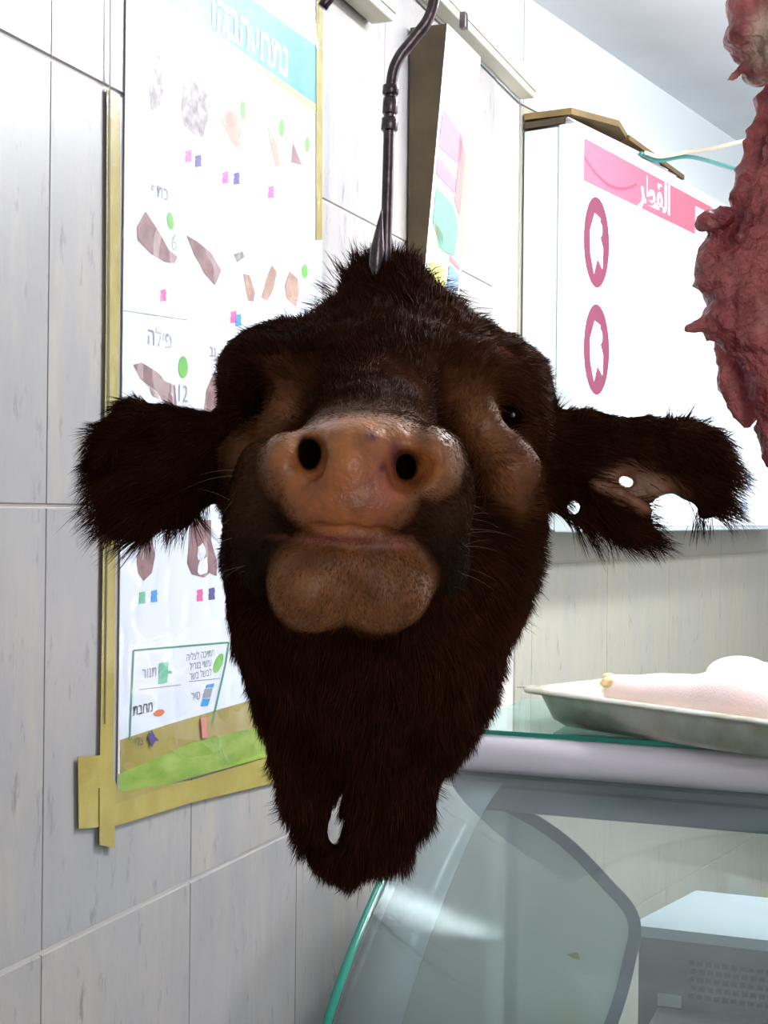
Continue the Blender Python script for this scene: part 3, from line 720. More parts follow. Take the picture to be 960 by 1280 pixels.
# inner shelf slab
def hp(px, py, h):
    a, b = ray(px, py); t = h/b; return Vector((a*t, t, CH+h))
Hs = -0.62
p1, p2, p3, p4 = hp(787, 1156, Hs), hp(870, 1113, Hs), None, None
p3 = p2 + e1*1.0; p4 = p1 + e1*1.1
prism('evaporator_cover', [p1, p4, p3, p2], Vector((0, 0, -0.016)), M_sh, ct)
q1 = p1 + e1*0.012 + Vector((0, 0, -0.016)) - e2*0.012
prism('vent_panel', [q1, q1+e1*1.05, q1+e1*1.05+Vector((0, 0, -0.55)), q1+Vector((0, 0, -0.55))], e2*-0.03, M_vent, ct)
vv, ff = [], []
for r in range(5):
    for c in range(22):
        a, b = box_vf(q1+e1*(0.075+c*0.0125+0.003*(r % 2))+Vector((0, 0, -0.030-r*0.0125)), e1*0.009, e2*0.0015, Vector((0, 0, -0.007)))
        ff += [tuple(len(vv)+i for i in f) for f in b]; vv += a
tag(mesh('vent_slots', vv, ff, M_slot, ct), kind='stuff')
obox('vent_label', q1+e1*0.03+Vector((0, 0, -0.085)), e1*0.035, e2*0.003, Vector((0, 0, -0.018)), mat('label_grey', (150, 152, 150), 0.5), ct)
obox('inner_step', q1+e1*0.03+Vector((0, 0, -0.105)), e1*0.9, e2*0.10, Vector((0, 0, -0.3)), M_vent, ct, 0.004)
# body of the counter
obox('well_floor', K(0.0, 0.50, -0.86), e1*LA, e2*-0.72, Vector((0, 0, 0.02)), M_hs, ct)
obox('base', K(0.0, 0.53, -CH+0.1), e1*LA, e2*-0.75, Vector((0, 0, 1.55-0.1-0.86)), M_wr, ct, 0.01)
obox('kick_plinth', K(0.03, 0.47, -CH), e1*(LA-0.06), e2*-0.66, Vector((0, 0, 0.1)), M_dk, ct)
obox('rear_post', K(0.01, -0.30, -0.86), e1*0.02, e2*0.03, Vector((0, 0, 0.563)), M_wr, ct)
obox('rear_post', K(LA-0.03, -0.30, -0.86), e1*0.02, e2*0.03, Vector((0, 0, 0.563)), M_wr, ct)

# ------------------------------------------------------------------ aluminium tray
HR = -0.240; tb = -0.2895
A0 = hp(660, 861, HR); ta = Vector((0.66, -0.75, 0)).normalized(); tb_ = Vector((0.75, 0.66, 0)).normalized()
tr = empty('aluminium_tray', Vector((A0.x, A0.y, CH+tb))+ta*0.2+tb_*0.14, 'shallow aluminium tray standing on the glass counter top', 'tray')
TL, TW = 0.52, 0.30
def rrect(ins, h, r=0.03, n=6):
    out = []
    for cx, cy, s in ((TL-ins-r, TW-ins-r, 0), (ins+r, TW-ins-r, 1), (ins+r, ins+r, 2), (TL-ins-r, ins+r, 3)):
        for k in range(n+1):
            a = PI/2*s+PI/2*k/n; x, y = cx+r*math.cos(a), cy+r*math.sin(a)
            out.append(Vector((A0.x, A0.y, CH+h))+ta*x+tb_*y)
    return out
rings = [(-0.012, HR-0.004), (-0.013, HR), (-0.004, HR+0.002), (0.002, HR-0.001), (0.006, HR-0.012), (0.016, tb+0.010), (0.026, tb+0.002), (0.05, tb+0.001)]
rings2 = [(0.052, tb), (0.026, tb), (0.0145, tb+0.009), (0.0045, HR-0.012), (-0.001, HR-0.004)]
vs_ = []; fs_ = []
allr = [rrect(i, h) for i, h in rings]
nr_ = len(allr[0])
for r_ in allr: vs_ += r_
for i in range(len(allr)-1):
    for k in range(nr_): fs_.append((i*nr_+k, i*nr_+(k+1) % nr_, (i+1)*nr_+(k+1) % nr_, (i+1)*nr_+k))
fs_.append(tuple((len(allr)-1)*nr_+k for k in range(nr_)))
tp = mesh('pan', vs_, fs_, M_alu, tr, True)
sm = tp.modifiers.new('thick', 'SOLIDIFY'); sm.thickness = 0.0012; sm.offset = 0
lip = hp(650, 866, HR)
vs_, fs_ = box_vf(Vector((A0.x, A0.y, CH+HR-0.001))+tb_*0.02-ta*0.004, -ta*0.030-tb_*0.006+Vector((0, 0, -0.002)), tb_*0.03, Vector((0, 0, 0.0016)))
mesh('handle_lip', vs_, fs_, M_alu, tr)

# ------------------------------------------------------------------ poultry leg on the tray
sc = Sculpt((0.25, 1.55, CH-0.30), (0.75, 2.35, CH-0.10), 0.004)
Dm = 1.93
sc.cone((772, 862, 1.97, 20), (850, 874, 1.90, 26), 0.02)
sc.cone((850, 872, 1.90, 26), (930, 880, 1.82, 42), 0.02)
sc.ell(945, 872, 1.86, 70, 44, 0.07, 0.02)
sc.ell(1010, 890, 1.80, 75, 50, 0.07, 0.02)
sc.ell(925, 845, 1.98, 42, 25, 0.05, 0.012)
V, Q = sc.polygonise(2)
V[:, 2] = np.maximum(V[:, 2], CH+tb+0.005)
V += vnormals(V, Q)*(0.0012*vnoise(V, 22, 2))[:, None]
px, py = proj(V)
base = np.tile(np.array(lin((232, 206, 202))[:3]), (len(V), 1)); yel = np.array(lin((220, 190, 140))[:3])
k = np.clip((V @ np.array((0.66, -0.75, 0)) - (np.array(at(772, 862, 1.97)) @ np.array((0.66, -0.75, 0))) - 0.0)/0.02, 0, 1)
f_ = np.clip(0.5+0.5*vnoise(V, 40, 8), 0, 1)[:, None]; base = base*(0.92+0.12*f_)
sp = soft(V, 899, 853, 1.88, 5, 6, 0.05, 0.4)[:, None]; base = base*(1-sp)+yel*0.7*sp
M_skin = mat('pale_poultry_skin', (240, 214, 206), 0.32, attr=True, bump=0.3, bscale=300)
pl = np_mesh('poultry_leg', V, Q, M_skin, None, base); tag(pl, 'pale plucked raw poultry leg lying in the aluminium tray', 'meat')
sc = Sculpt((0.2, 1.85, CH-0.30), (0.40, 2.10, CH-0.14), 0.0025)
for i in range(9):
    sc.ell(759+random.uniform(-3, 5), 846+i*4.5, 1.975+random.uniform(-.015, .015), 6+random.random()*4, 5, 0.006+random.random()*.008, 0.003)
V, Q = sc.polygonise(1); V[:, 2] = np.maximum(V[:, 2], CH+tb+0.003)
np_mesh('cut_end', V, Q, mat('yellow_cartilage', (196, 160, 96), 0.5, col2=(232, 208, 160), nscale=90), pl)

# ------------------------------------------------------------------ overhead rail and hooks
HRL = 0.60
ra = empty('hanging_rail', (0.3, 1.19, CH+1.0), 'steel overhead rail carrying the meat hooks', 'rail')
tube('rail_bar', [Vector((-0.25, 1.19, CH+HRL)), Vector((1.1, 1.19, CH+HRL))], 0.012, M_rail, ra, 16)
for x in (-0.2, 1.05): tube('hanger_rod', [Vector((x, 1.19, CH+HRL)), Vector((x, 1.19, CH+1.0))], 0.006, M_rail, ra)
def hook_top(x, D, r):
    return [Vector((x+0.004, D+0.010+0.012, CH+HRL-0.022)), Vector((x+0.003, D+0.021, CH+HRL+0.006)), Vector((x, D+0.004, CH+HRL+0.0185)), Vector((x-0.002, D-0.0165, CH+HRL+0.010))]
D0 = 1.19
hk = empty('meat_hook', at(482, 330, D0), 'long dark steel hook with ringed collar holding the cow head', 'hook')
xr = at(546, -60, D0).x
rod = [Vector((xr, D0+0.024, CH+HRL-0.03)), Vector((xr, D0+0.020, CH+HRL+0.008)), Vector((xr, D0, CH+HRL+0.0185)), Vector((xr, D0-0.019, CH+HRL)), at(548, -110, D0-0.008), at(546, -30, D0), at(538, 18, D0), at(518, 47, D0), at(499, 72, D0), at(490, 98, D0), at(487, 150, D0), at(485, 220, D0), at(483, 290, D0), at(482, 350, D0), at(479, 372, D0), at(472, 368, D0-0.004), at(470, 340, D0-0.006), at(473, 300, D0-0.008), at(477, 263, D0-0.009)]
cr = catmull(rod, 6); Rr = [0.0048]*len(cr); k9 = len(cr)
for i in range(12): Rr[k9-1-i] = min(0.0062, 0.0006+i*0.0007)
tube('rod', cr, Rr, M_steel, hk, 14)
for y0, y1, rr_ in ((106, 119, .0068), (122, 143, .0064), (147, 164, .0070)):
    xa, xb = 488.6, 487
    pts = [at(488.8-(y0-100)*0.03, y0, D0), at(488.8-(y0-100)*0.03, y0+1.5, D0), at(488.5-(y1-100)*0.03, y1-1.5, D0), at(488.5-(y1-100)*0.03, y1, D0)]
    tube('collar', pts, [rr_*0.85, rr_, rr_, rr_*0.85], M_steel, hk, 16)
h2 = empty('small_hook', at(405, 5, 1.19), 'tip of a dark metal hook at the top edge above the chart', 'hook')
xs2 = at(420, -30, 1.19).x
tube('rod', catmull([Vector((xs2, 1.214, CH+HRL-0.03)), Vector((xs2, 1.21, CH+HRL+0.008)), Vector((xs2, 1.19, CH+HRL+0.0185)), Vector((xs2, 1.171, CH+HRL)), at(424, -90, 1.19), at(420, -20, 1.19), at(403, 9, 1.19)], 6), 0.0045, M_steel, h2)

# ------------------------------------------------------------------ the cow head
S = Sculpt((-0.30, 0.86, CH-0.34), (0.335, 1.36, CH+0.24), 0.0023)
S.ell(478, 545, 1.22, 192, 132, 0.12, 0.02)
S.cone((478, 470, 1.20, 128), (484, 376, 1.215, 58), 0.03); S.cone((482, 380, 1.215, 50), (478, 352, 1.22, 30), 0.02)
S.ell(338, 462, 1.15, 50, 46, 0.045, 0.03); S.ell(612, 474, 1.15, 50, 46, 0.045, 0.03); S.ell(320, 480, 1.19, 40, 60, 0.05, 0.03); S.ell(640, 510, 1.19, 42, 60, 0.05, 0.03)
S.ell(475, 470, 1.14, 110, 70, 0.05, 0.03); S.cone((540, 410, 1.20, 42), (622, 480, 1.20, 52), 0.03); S.cone((430, 430, 1.20, 40), (360, 452, 1.19, 46), 0.02)
S.cone((470, 510, 1.10, 80), (455, 575, 1.01, 78), 0.03)
# cheeks, jaw and the hanging throat
S.ell(612, 650, 1.18, 62, 140, 0.07, 0.03); S.ell(338, 690, 1.17, 52, 140, 0.075, 0.03)
S.cone((478, 680, 1.19, 178), (465, 840, 1.19, 138), 0.03, flat=0.75)
S.cone((465, 840, 1.19, 140), (445, 950, 1.19, 96), 0.03, flat=0.65)
S.chain([(395, 940, 1.18, 44), (388, 1000, 1.18, 30), (396, 1045, 1.175, 19), (418, 1074, 1.17, 25)], 0.012)
S.chain([(480, 940, 1.18, 70), (486, 1000, 1.18, 52), (468, 1045, 1.175, 42), (436, 1074, 1.17, 28)], 0.012)
S.chain([(428, 992, 1.05, 3.5), (428, 992, 1.30, 3.5)], 0.004, 'sub'); 
for yy, rr_ in ((1004, 8), (1018, 10), (1032, 12), (1046, 12)): S.cone((427-(yy-992)*0.13, yy, 1.04, rr_), (427-(yy-992)*0.13, yy, 1.32, rr_), 0.004, 'sub')
# cheek bone ridges below the eyes
S.chain([(588, 470, 1.125, 26), (604, 535, 1.100, 29), (640, 584, 1.115, 28), (628, 632, 1.165, 22)], 0.018)
S.chain([(362, 475, 1.12, 26), (350, 525, 1.105, 24), (312, 568, 1.125, 25), (306, 620, 1.15, 22)], 0.022)
# eye sockets
S.chain([(628, 496, 1.10, 8), (640, 518, 1.11, 13), (654, 545, 1.12, 9)], 0.014, 'sub'); S.cone((640, 518, 1.02, 12), (640, 518, 1.125, 12), 0.01, 'sub')
S.chain([(322, 462, 1.09, 10), (316, 495, 1.105, 16), (304, 525, 1.115, 14)], 0.014, 'sub'); S.cone((314, 500, 1.02, 12), (314, 500, 1.13, 12), 0.012, 'sub')
# muzzle
S.ell(458, 612, 0.995, 112, 88, 0.062, 0.02)
S.ell(462, 560, 0.985, 78, 34, 0.045, 0.02)
S.ell(332, 665, 1.03, 44, 78, 0.055, 0.02); S.ell(548, 655, 1.01, 36, 82, 0.055, 0.02); S.ell(564, 712, 1.02, 21, 34, 0.035, 0.012)
S.ell(554, 606, 1.005, 28, 60, 0.05, 0.02); S.ell(328, 610, 1.015, 34, 60, 0.045, 0.02)
S.ell(430, 632, 0.962, 82, 40, 0.032, 0.014)
S.ell(356, 582, 0.972, 25, 38, 0.026, 0.018, rot=-12); S.ell(540, 575, 0.965, 32, 40, 0.028, 0.012, rot=14)
S.ell(436, 580, 0.953, 46, 44, 0.028, 0.014)
# nostrils
S.ell(386, 566, 0.92, 19, 29, 0.06, 0.007, rot=10, op='sub'); S.ell(368, 552, 0.922, 10, 20, 0.024, 0.006, rot=-28, op='sub')
S.ell(508, 582, 0.92, 19, 24, 0.06, 0.007, rot=-8, op='sub'); S.chain([(497, 556, 0.91, 6), (493, 585, 0.93, 10)], 0.006, 'sub'); S.ell(528, 574, 0.915, 19, 12, 0.028, 0.008, rot=-38, op='sub')
S.chain([(372, 548, 0.937, 9), (390, 580, 0.940, 16)], 0.007, 'sub'); S.chain([(498, 562, 0.935, 9), (507, 596, 0.938, 15), (532, 592, 0.936, 9)], 0.007, 'sub'); S.ell(520, 588, 0.932, 24, 17, 0.026, 0.009, rot=-24, op='sub')
# chin, closed against the upper lip
S.ell(434, 700, 0.99, 92, 32, 0.045, 0.006); S.ell(391, 733, 0.985, 58, 58, 0.045, 0.012); S.ell(474, 733, 0.985, 66, 60, 0.045, 0.012)
S.chain([(342, 682, 0.925, 3), (365, 670, 0.925, 3.5), (400, 662, 0.925, 4), (440, 660, 0.925, 4), (475, 665, 0.925, 4), (508, 684, 0.93, 3)], 0.005, 'sub')
S.chain([(342, 682, 0.945, 3), (365, 670, 0.945, 4.5), (400, 662, 0.94, 5), (440, 660, 0.94, 5), (475, 665, 0.945, 4.5), (508, 684, 0.95, 3)], 0.006, 'sub')
S.chain([(428, 728, 0.937, 3), (426, 762, 0.934, 11), (424, 800, 0.942, 16)], 0.012, 'sub')
# left ear in the picture: broad, back towards us, tip folded
S.cone((300, 572, 1.20, 58), (225, 578, 1.185, 50), 0.012, flat=0.4)
S.ell(212, 572, 1.18, 82, 58, 0.016, 0.010); S.ell(168, 596, 1.175, 58, 74, 0.010, 0.008, yaw=18)
S.chain([(262, 532, 1.175, 15), (210, 528, 1.165, 17), (165, 520, 1.155, 19), (128, 552, 1.15, 13), (118, 580, 1.15, 9)], 0.008)
S.ell(162, 648, 1.175, 30, 30, 0.008, 0.008); S.ell(215, 640, 1.18, 30, 24, 0.008, 0.008)
# right ear in the picture: rolled rim, pink inside, torn lower lobe
S.cone((680, 566, 1.20, 54), (735, 560, 1.19, 40), 0.014, flat=0.6); S.cone((735, 558, 1.19, 38), (800, 555, 1.18, 26), 0.012, flat=0.6); S.cone((800, 555, 1.18, 26), (852, 552, 1.175, 28), 0.012, flat=0.6)
S.ell(872, 590, 1.175, 40, 58, 0.013, 0.010, rot=-6, yaw=-20)
S.chain([(840, 545, 1.165, 13), (885, 550, 1.16, 13), (908, 590, 1.16, 9), (900, 632, 1.165, 9), (880, 640, 1.17, 9)], 0.007)
S.ell(800, 603, 1.185, 62, 28, 0.006, 0.006, rot=12)
S.chain([(742, 606, 1.165, 9), (775, 616, 1.16, 9), (812, 638, 1.165, 7)], 0.004)
S.chain([(700, 612, 1.19, 26), (742, 632, 1.18, 24), (785, 656, 1.175, 19), (822, 674, 1.17, 9)], 0.010, flat=0.6)
S.cone((786, 603, 1.08, 5), (786, 603, 1.26, 5), 0.002, 'sub'); S.cone((779, 601, 1.08, 5), (779, 601, 1.26, 5), 0.002, 'sub')
S.cone((717, 635, 1.08, 8), (717, 635, 1.30, 8), 0.002, 'sub')
S.chain([(706, 636, 1.19, 3.5), (710, 646, 1.19, 3.5), (722, 647, 1.19, 3.5)], 0.002)
for q in ((836, 636), (854, 644), (850, 660), (862, 672)): S.cone((*q, 1.08, 19), (*q, 1.28, 19), 0.004, 'sub')
V, Q = S.polygonise(2); N = vnormals(V, Q)
if ((V-V.mean(0))*N).sum() < 0: print('FLIP NEEDED')
fine = vnoise(V, 45, 1)*0.6+vnoise(V, 100, 2)*0.4
front = np.clip((1.06-V[:, 1])/0.05, 0, 1)
V = V + N*((0.0012+0.0008*(1-front))*fine)[:, None]
N = vnormals(V, Q)

DK = np.array(lin((44, 23, 14))[:3])
def skin_masks(P):
    nose = np.maximum.reduce([soft(P, 437, 606, 0.95, 78, 66, 0.08, 0.22), soft(P, 445, 566, 0.96, 92, 46, 0.07, 0.2), soft(P, 540, 580, 0.965, 28, 34, 0.05, 0.5), 0.75*soft(P, 354, 578, 0.965, 24, 36, 0.05, 0.5)])
    chin = np.maximum(soft(P, 392, 730, 0.96, 60, 64, 0.07, 0.12), np.maximum(soft(P, 476, 730, 0.96, 70, 62, 0.07, 0.12), soft(P, 435, 700, 0.96, 92, 34, 0.07, 0.15)))
    rid = np.maximum.reduce([soft(P, 610, 540, 1.09, 26, 56, 0.06, 0.8, -30), soft(P, 642, 590, 1.11, 26, 40, 0.06, 0.8, -10), 0.6*soft(P, 348, 525, 1.09, 22, 52, 0.05, 0.8, 30), 0.6*soft(P, 312, 570, 1.11, 28, 30, 0.05, 0.8, 10)])
    ear = np.maximum(soft(P, 805, 603, 1.165, 54, 24, 0.045, 0.25, 14), soft(P, 780, 622, 1.16, 44, 12, 0.04, 0.3, 28))
    return nose, chin, rid, ear
def colours(P):
    nose, chin, rid, ear = skin_masks(P)
    C = np.tile(DK, (len(P), 1))
    def mixin(c, m): 
        nonlocal C
        C = C*(1-m[:, None])+np.array(lin(c)[:3])*m[:, None]
    mixin((146, 90, 50), rid*0.9)
    mixin((92, 52, 34), 0.7*np.maximum(soft(P, 612, 458, 1.10, 40, 34, 0.06, 0.5), 0.7*soft(P, 345, 462, 1.10, 26, 34, 0.06, 0.5)))
    mixin((92, 74, 68), 0.55*soft(P, 482, 494, 1.07, 34, 16, 0.06, 0.5)*np.clip(0.6+vnoise(P, 120, 33), 0, 1))  # wet highlight on the forehead, painted into hide and hair colour
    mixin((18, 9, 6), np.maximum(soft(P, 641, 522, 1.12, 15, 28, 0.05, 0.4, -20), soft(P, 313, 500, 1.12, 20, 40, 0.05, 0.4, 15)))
    mixin((66, 46, 31), np.maximum(soft(P, 325, 640, 1.0, 60, 120, 0.08, 0.5), soft(P, 560, 640, 1.0, 50, 120, 0.07, 0.5)))
    mixin((36, 26, 19), np.maximum(soft(P, 335, 700, 1.0, 44, 70, 0.08, 0.6), soft(P, 555, 705, 1.0, 36, 62, 0.07, 0.6)))
    mixin((112, 76, 48), soft(P, 440, 545, 0.98, 130, 40, 0.06, 0.5)*0.7)
    mixin((130, 82, 46), chin)
    mixin((98, 58, 34), chin*np.clip(0.5+vnoise(P, 60, 12), 0, 1)*0.5)
    mixin((176, 108, 58), nose)
    mixin((160, 82, 44), nose*soft(P, 450, 625, 0.95, 70, 40, 0.07, 0.6)*0.7)
    mixin((150, 70, 70), nose*soft(P, 478, 600, 0.95, 18, 40, 0.07, 0.6)*0.5)
    mixin((96, 50, 62), nose*(soft(P, 465, 548, 0.95, 8, 7, 0.05, 0.5)+soft(P, 495, 565, 0.94, 9, 16, 0.05, 0.5)+soft(P, 478, 585, 0.94, 5, 5, 0.05, 0.5)).clip(0, 1)*0.8)
    mixin((150, 84, 72), np.maximum.reduce([soft(P, 430, 673, 0.95, 70, 6, 0.08, 0.6), soft(P, 495, 682, 0.95, 22, 6, 0.08, 0.6)])*0.8)
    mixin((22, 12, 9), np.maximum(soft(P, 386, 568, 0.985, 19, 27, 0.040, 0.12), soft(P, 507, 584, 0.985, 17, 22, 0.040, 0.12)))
    mixin((136, 88, 62), ear*0.9)
    return C
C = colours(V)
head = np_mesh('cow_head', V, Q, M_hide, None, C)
tag(head, 'severed dark brown cow head hanging upright from the steel hook', 'cow head')
for (x, y, D) in ((640, 519, 1.143), (312, 500, 1.168)):
    me = bpy.data.meshes.new('eye'); bm = bmesh.new(); bmesh.ops.create_uvsphere(bm, u_segments=24, v_segments=16, radius=0.0115); bm.to_mesh(me); bm.free()
    o = link('eye', me, head, M_eye, True); o.location = at(x, y, D)

# ------------------------------------------------------------------ fur
def ears(P):
    px, _ = proj(P); return ((px < 272) | (px > 690)).astype(float)
def dens(P, n):
    nose, chin, rid, ear = skin_masks(P)
    d = 1.0 - np.clip(nose*1.15, 0, 1) - 0.0
    d = d*(1+0.6*chin)*(1-0.3*rid)*(1-0.93*ear)
    d = d*np.where(soft(P, 325, 680, 1.0, 44, 80, 0.08, 0.3) > 0.4, 0.9, 1)
    d = d*np.where(n[:, 1] > 0.5, 0.3, 1.0)
    hs = np.maximum(soft(P, 641, 518, 1.10, 20, 20, 0.05, 0.2), soft(P, 308, 505, 1.1, 20, 20, 0.05, 0.2))
    px_, py_ = proj(P)
    holes = (np.hypot((px_-421)/13, (py_-1026)/36) < 1) | (np.hypot(px_-783, py_-602) < 17) | (np.hypot(px_-717, py_-636) < 15) | (np.hypot(px_-850, py_-652) < 38)
    return np.clip(d*(1-hs)*(1-0.92*holes), 0, 1)**1.5
Pn, Nn = sample(V, Q, N, 150000, dens)
px, py = proj(Pn); n = len(Pn); E = ears(Pn)
cen = np.array(at(455, 600, 0.98)); flow = Pn-cen; flow /= np.linalg.norm(flow, axis=1)[:, None]
thr = np.clip((py-760)/80, 0, 1)[:, None]; flow = flow*(1-thr)+np.array((0, 0.05, -1.0))*thr
top = np.clip((440-py)/60, 0, 1)*(np.abs(px-480) < 130); flow = flow*(1-top[:, None]*0.3)+np.array((0, 0, 0.9))*top[:, None]*0.6
eL, eR = (px < 272), (px > 690)
flow[eL] = np.array((-0.85, -0.1, -0.35)); flow[eR] = np.array((0.9, -0.1, -0.15))
flow = flow - Nn*(flow*Nn).sum(1)[:, None]; flow /= np.linalg.norm(flow, axis=1)[:, None]+1e-9
clump = wave(Pn, 55, 21)*0.55+wave(Pn, 160, 22)*0.45
near = np.clip((1.09-Pn[:, 1])/0.06, 0, 1)
lift = (0.20+0.22*rng.random(n))*(1-0.4*near) + 0.08*E
d = flow + Nn*lift[:, None] + clump*0.58*(1-0.35*near[:, None]) + rng.normal(size=(n, 3))*0.10
d /= np.linalg.norm(d, axis=1)[:, None]
nose, chin, rid, earm = skin_masks(Pn)
L = 0.0075+0.0055*rng.random(n)
L = L*(1-0.45*near) + top*0.012*rng.random(n) + thr[:, 0]*0.003
L = np.where(E > 0, 0.009+0.008*rng.random(n)+0.006*np.clip((py-560)/80, 0, 1), L)
edge = E*((py > 625) | (px > 885))
L = L + edge*0.010*rng.random(n)
L = np.where(rid > 0.3, 0.0042, L); L = np.where(chin > 0.2, 0.0020+0.001*rng.random(n), L); L = np.where(nose > 0.12, np.minimum(L, 0.0028), L)
lipz = np.maximum(soft(Pn, 325, 680, 1.0, 48, 90, 0.08, 0.3), soft(Pn, 560, 690, 1.0, 40, 75, 0.07, 0.3)); L = L*(1-0.55*lipz)
bend = np.array((0, 0, -0.22)) + wave(Pn, 90, 23)*0.28*np.where(chin > 0.2, 0.3, 1)[:, None]
hc = np.tile(np.array(lin((53, 27, 16))[:3]), (n, 1))*(0.55+0.9*rng.random(n))[:, None]*(1+0.45*vnoise(Pn, 22, 30)+0.35*vnoise(Pn, 70, 31))[:, None]
red = np.clip((px-520)/140, 0, 1)[:, None]*0.35; hc = hc*(1-red)+np.array(lin((76, 41, 24))[:3])*red*(0.5+0.8*rng.random(n))[:, None]
m_ = rid[:, None]*0.8; hc = hc*(1-m_)+np.array(lin((140, 86, 48))[:3])*m_
m_ = chin[:, None]; hc = hc*(1-m_)+np.array(lin((124, 80, 46))[:3])*m_
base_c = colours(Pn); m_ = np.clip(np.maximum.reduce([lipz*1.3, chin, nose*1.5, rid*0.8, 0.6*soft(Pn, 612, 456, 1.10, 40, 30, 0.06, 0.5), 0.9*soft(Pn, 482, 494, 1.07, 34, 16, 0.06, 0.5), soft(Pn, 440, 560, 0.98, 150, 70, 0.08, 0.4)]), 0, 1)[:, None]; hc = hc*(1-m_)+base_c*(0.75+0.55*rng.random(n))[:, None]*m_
fur = ribbons('fur', Pn, d, L, 0.00045+0.0003*rng.random(n), hc, M_fur, head, bend); tag(fur, kind='stuff')
# stray tufts: tapered locks standing off the outline
def locks(specs):
    R_, D_, L_, B_ = [], [], [], []
    for (x, y, D, dx, dy, ln, cnt, spread) in specs:
        base = np.array(at(x, y, D))
        for _ in range(cnt):
            v = np.array((dx, rng.normal()*0.12, -dy), float); v /= np.linalg.norm(v); v += rng.normal(size=3)*0.10
            R_.append(base+rng.normal(size=3)*spread); D_.append(v); L_.append(ln*(0.7+0.4*rng.random())); B_.append(rng.normal(size=3)*0.08+np.array((0, 0, -0.15)))
    return map(np.array, (R_, D_, L_, B_))
spec = []
for x, y, dx, dy in ((430, 335, -.6, -1), (448, 322, -.3, -1), (470, 318, 0, -1), (495, 316, .2, -1), (512, 320, .5, -1), (530, 338, 1, -.6), (548, 352, 1, -.3), (565, 366, 1, .1), (410, 360, -.9, -.7), (398, 380, -1, -.4), (590, 392, 1, -.1), (320, 414, -1, -.7), (360, 400, -.5, -1), (470, 335, -.2, -1), (500, 330, .2, -1), (520, 345, .5, -.8)):
    spec.append((x, y+8, 1.20, dx, dy, 0.018, 46, 0.0045))
for x, y, dx, dy in ((160, 655, -.1, 1), (150, 650, -.3, 1), (185, 660, .0, 1), (212, 655, -.1, 1), (225, 645, -.1, 1), (250, 628, .0, 1), (135, 640, -.6, .8), (118, 600, -1, .5), (112, 585, -1, .3), (140, 660, -.2, 1)):
    spec.append((x, y, 1.17, dx, dy, 0.018 if y > 620 else 0.008, 60, 0.004))
for x, y, dx, dy in ((835, 530, .3, -1), (855, 528, .6, -1), (875, 535, .9, -.6), (895, 548, 1, -.7), (905, 560, 1, .4), (910, 600, .8, .5), (905, 630, .5, 1), (880, 645, .2, 1), (872, 648, -.1, 1), (820, 675, 1, .3), (812, 678, .7, .8), (800, 672, .8, .9), (815, 660, 1, .5), (760, 535, .3, -1), (725, 525, .4, -1), (690, 515, .6, -1)):
    spec.append((x, y, 1.17, dx, dy, 0.018, 40, 0.0035))
for x, y, dx, dy in ((600, 872, 1, .5), (610, 850, 1, .6), (580, 915, 1, .4), (560, 950, 1, .4), (545, 985, 1, .4), (530, 1020, 1, .6), (510, 1050, .8, .8), (380, 1060, -.6, 1), (358, 1015, -1, .3), (355, 1000, -1, .2), (345, 960, -1, .4), (440, 1098, 0, 1), (470, 1085, .4, 1), (410, 1085, -.4, 1), (650, 770, 1, .6), (660, 735, 1, .4), (285, 480, -1, -.6), (672, 470, 1, -.3), (680, 500, 1, -.2)):
    spec.append((x-dx*6, y-dy*4, 1.19, dx, dy, 0.016, 34, 0.004))
R_, D_, L_, B_ = locks(spec)
hc2 = np.tile(np.array(lin((44, 24, 15))[:3]), (len(R_), 1))*(0.6+0.8*rng.random(len(R_)))[:, None]
lk = ribbons('fur_tufts', R_, D_, L_, np.full(len(R_), 0.0006), hc2, M_fur, head, B_, 4); tag(lk, kind='stuff')
# whiskers
R_, D_, L_ = [], [], []
for i in range(44):
    if i % 2: x, y, D, dx = rng.uniform(540, 578), rng.uniform(610, 740), 0.99, 1
    else: x, y, D, dx = rng.uniform(292, 350), rng.uniform(590, 720), 1.0, -1
    R_.append(np.array(at(x, y, D))); v = np.array((dx*(0.6+rng.random()*.5), -0.5+rng.normal()*.3, rng.normal()*0.35+0.1)); D_.append(v/np.linalg.norm(v)); L_.append(rng.uniform(0.02, 0.045))
R_, D_, L_ = map(np.array, (R_, D_, L_))
wk = ribbons('whiskers', R_, D_, L_, np.full(len(R_), 0.00026), np.tile(np.array(lin((140, 120, 104))[:3]), (len(R_), 1)), M_fur, head, np.tile(np.array((0, 0, -0.3)), (len(R_), 1)), 6); tag(wk, kind='stuff')

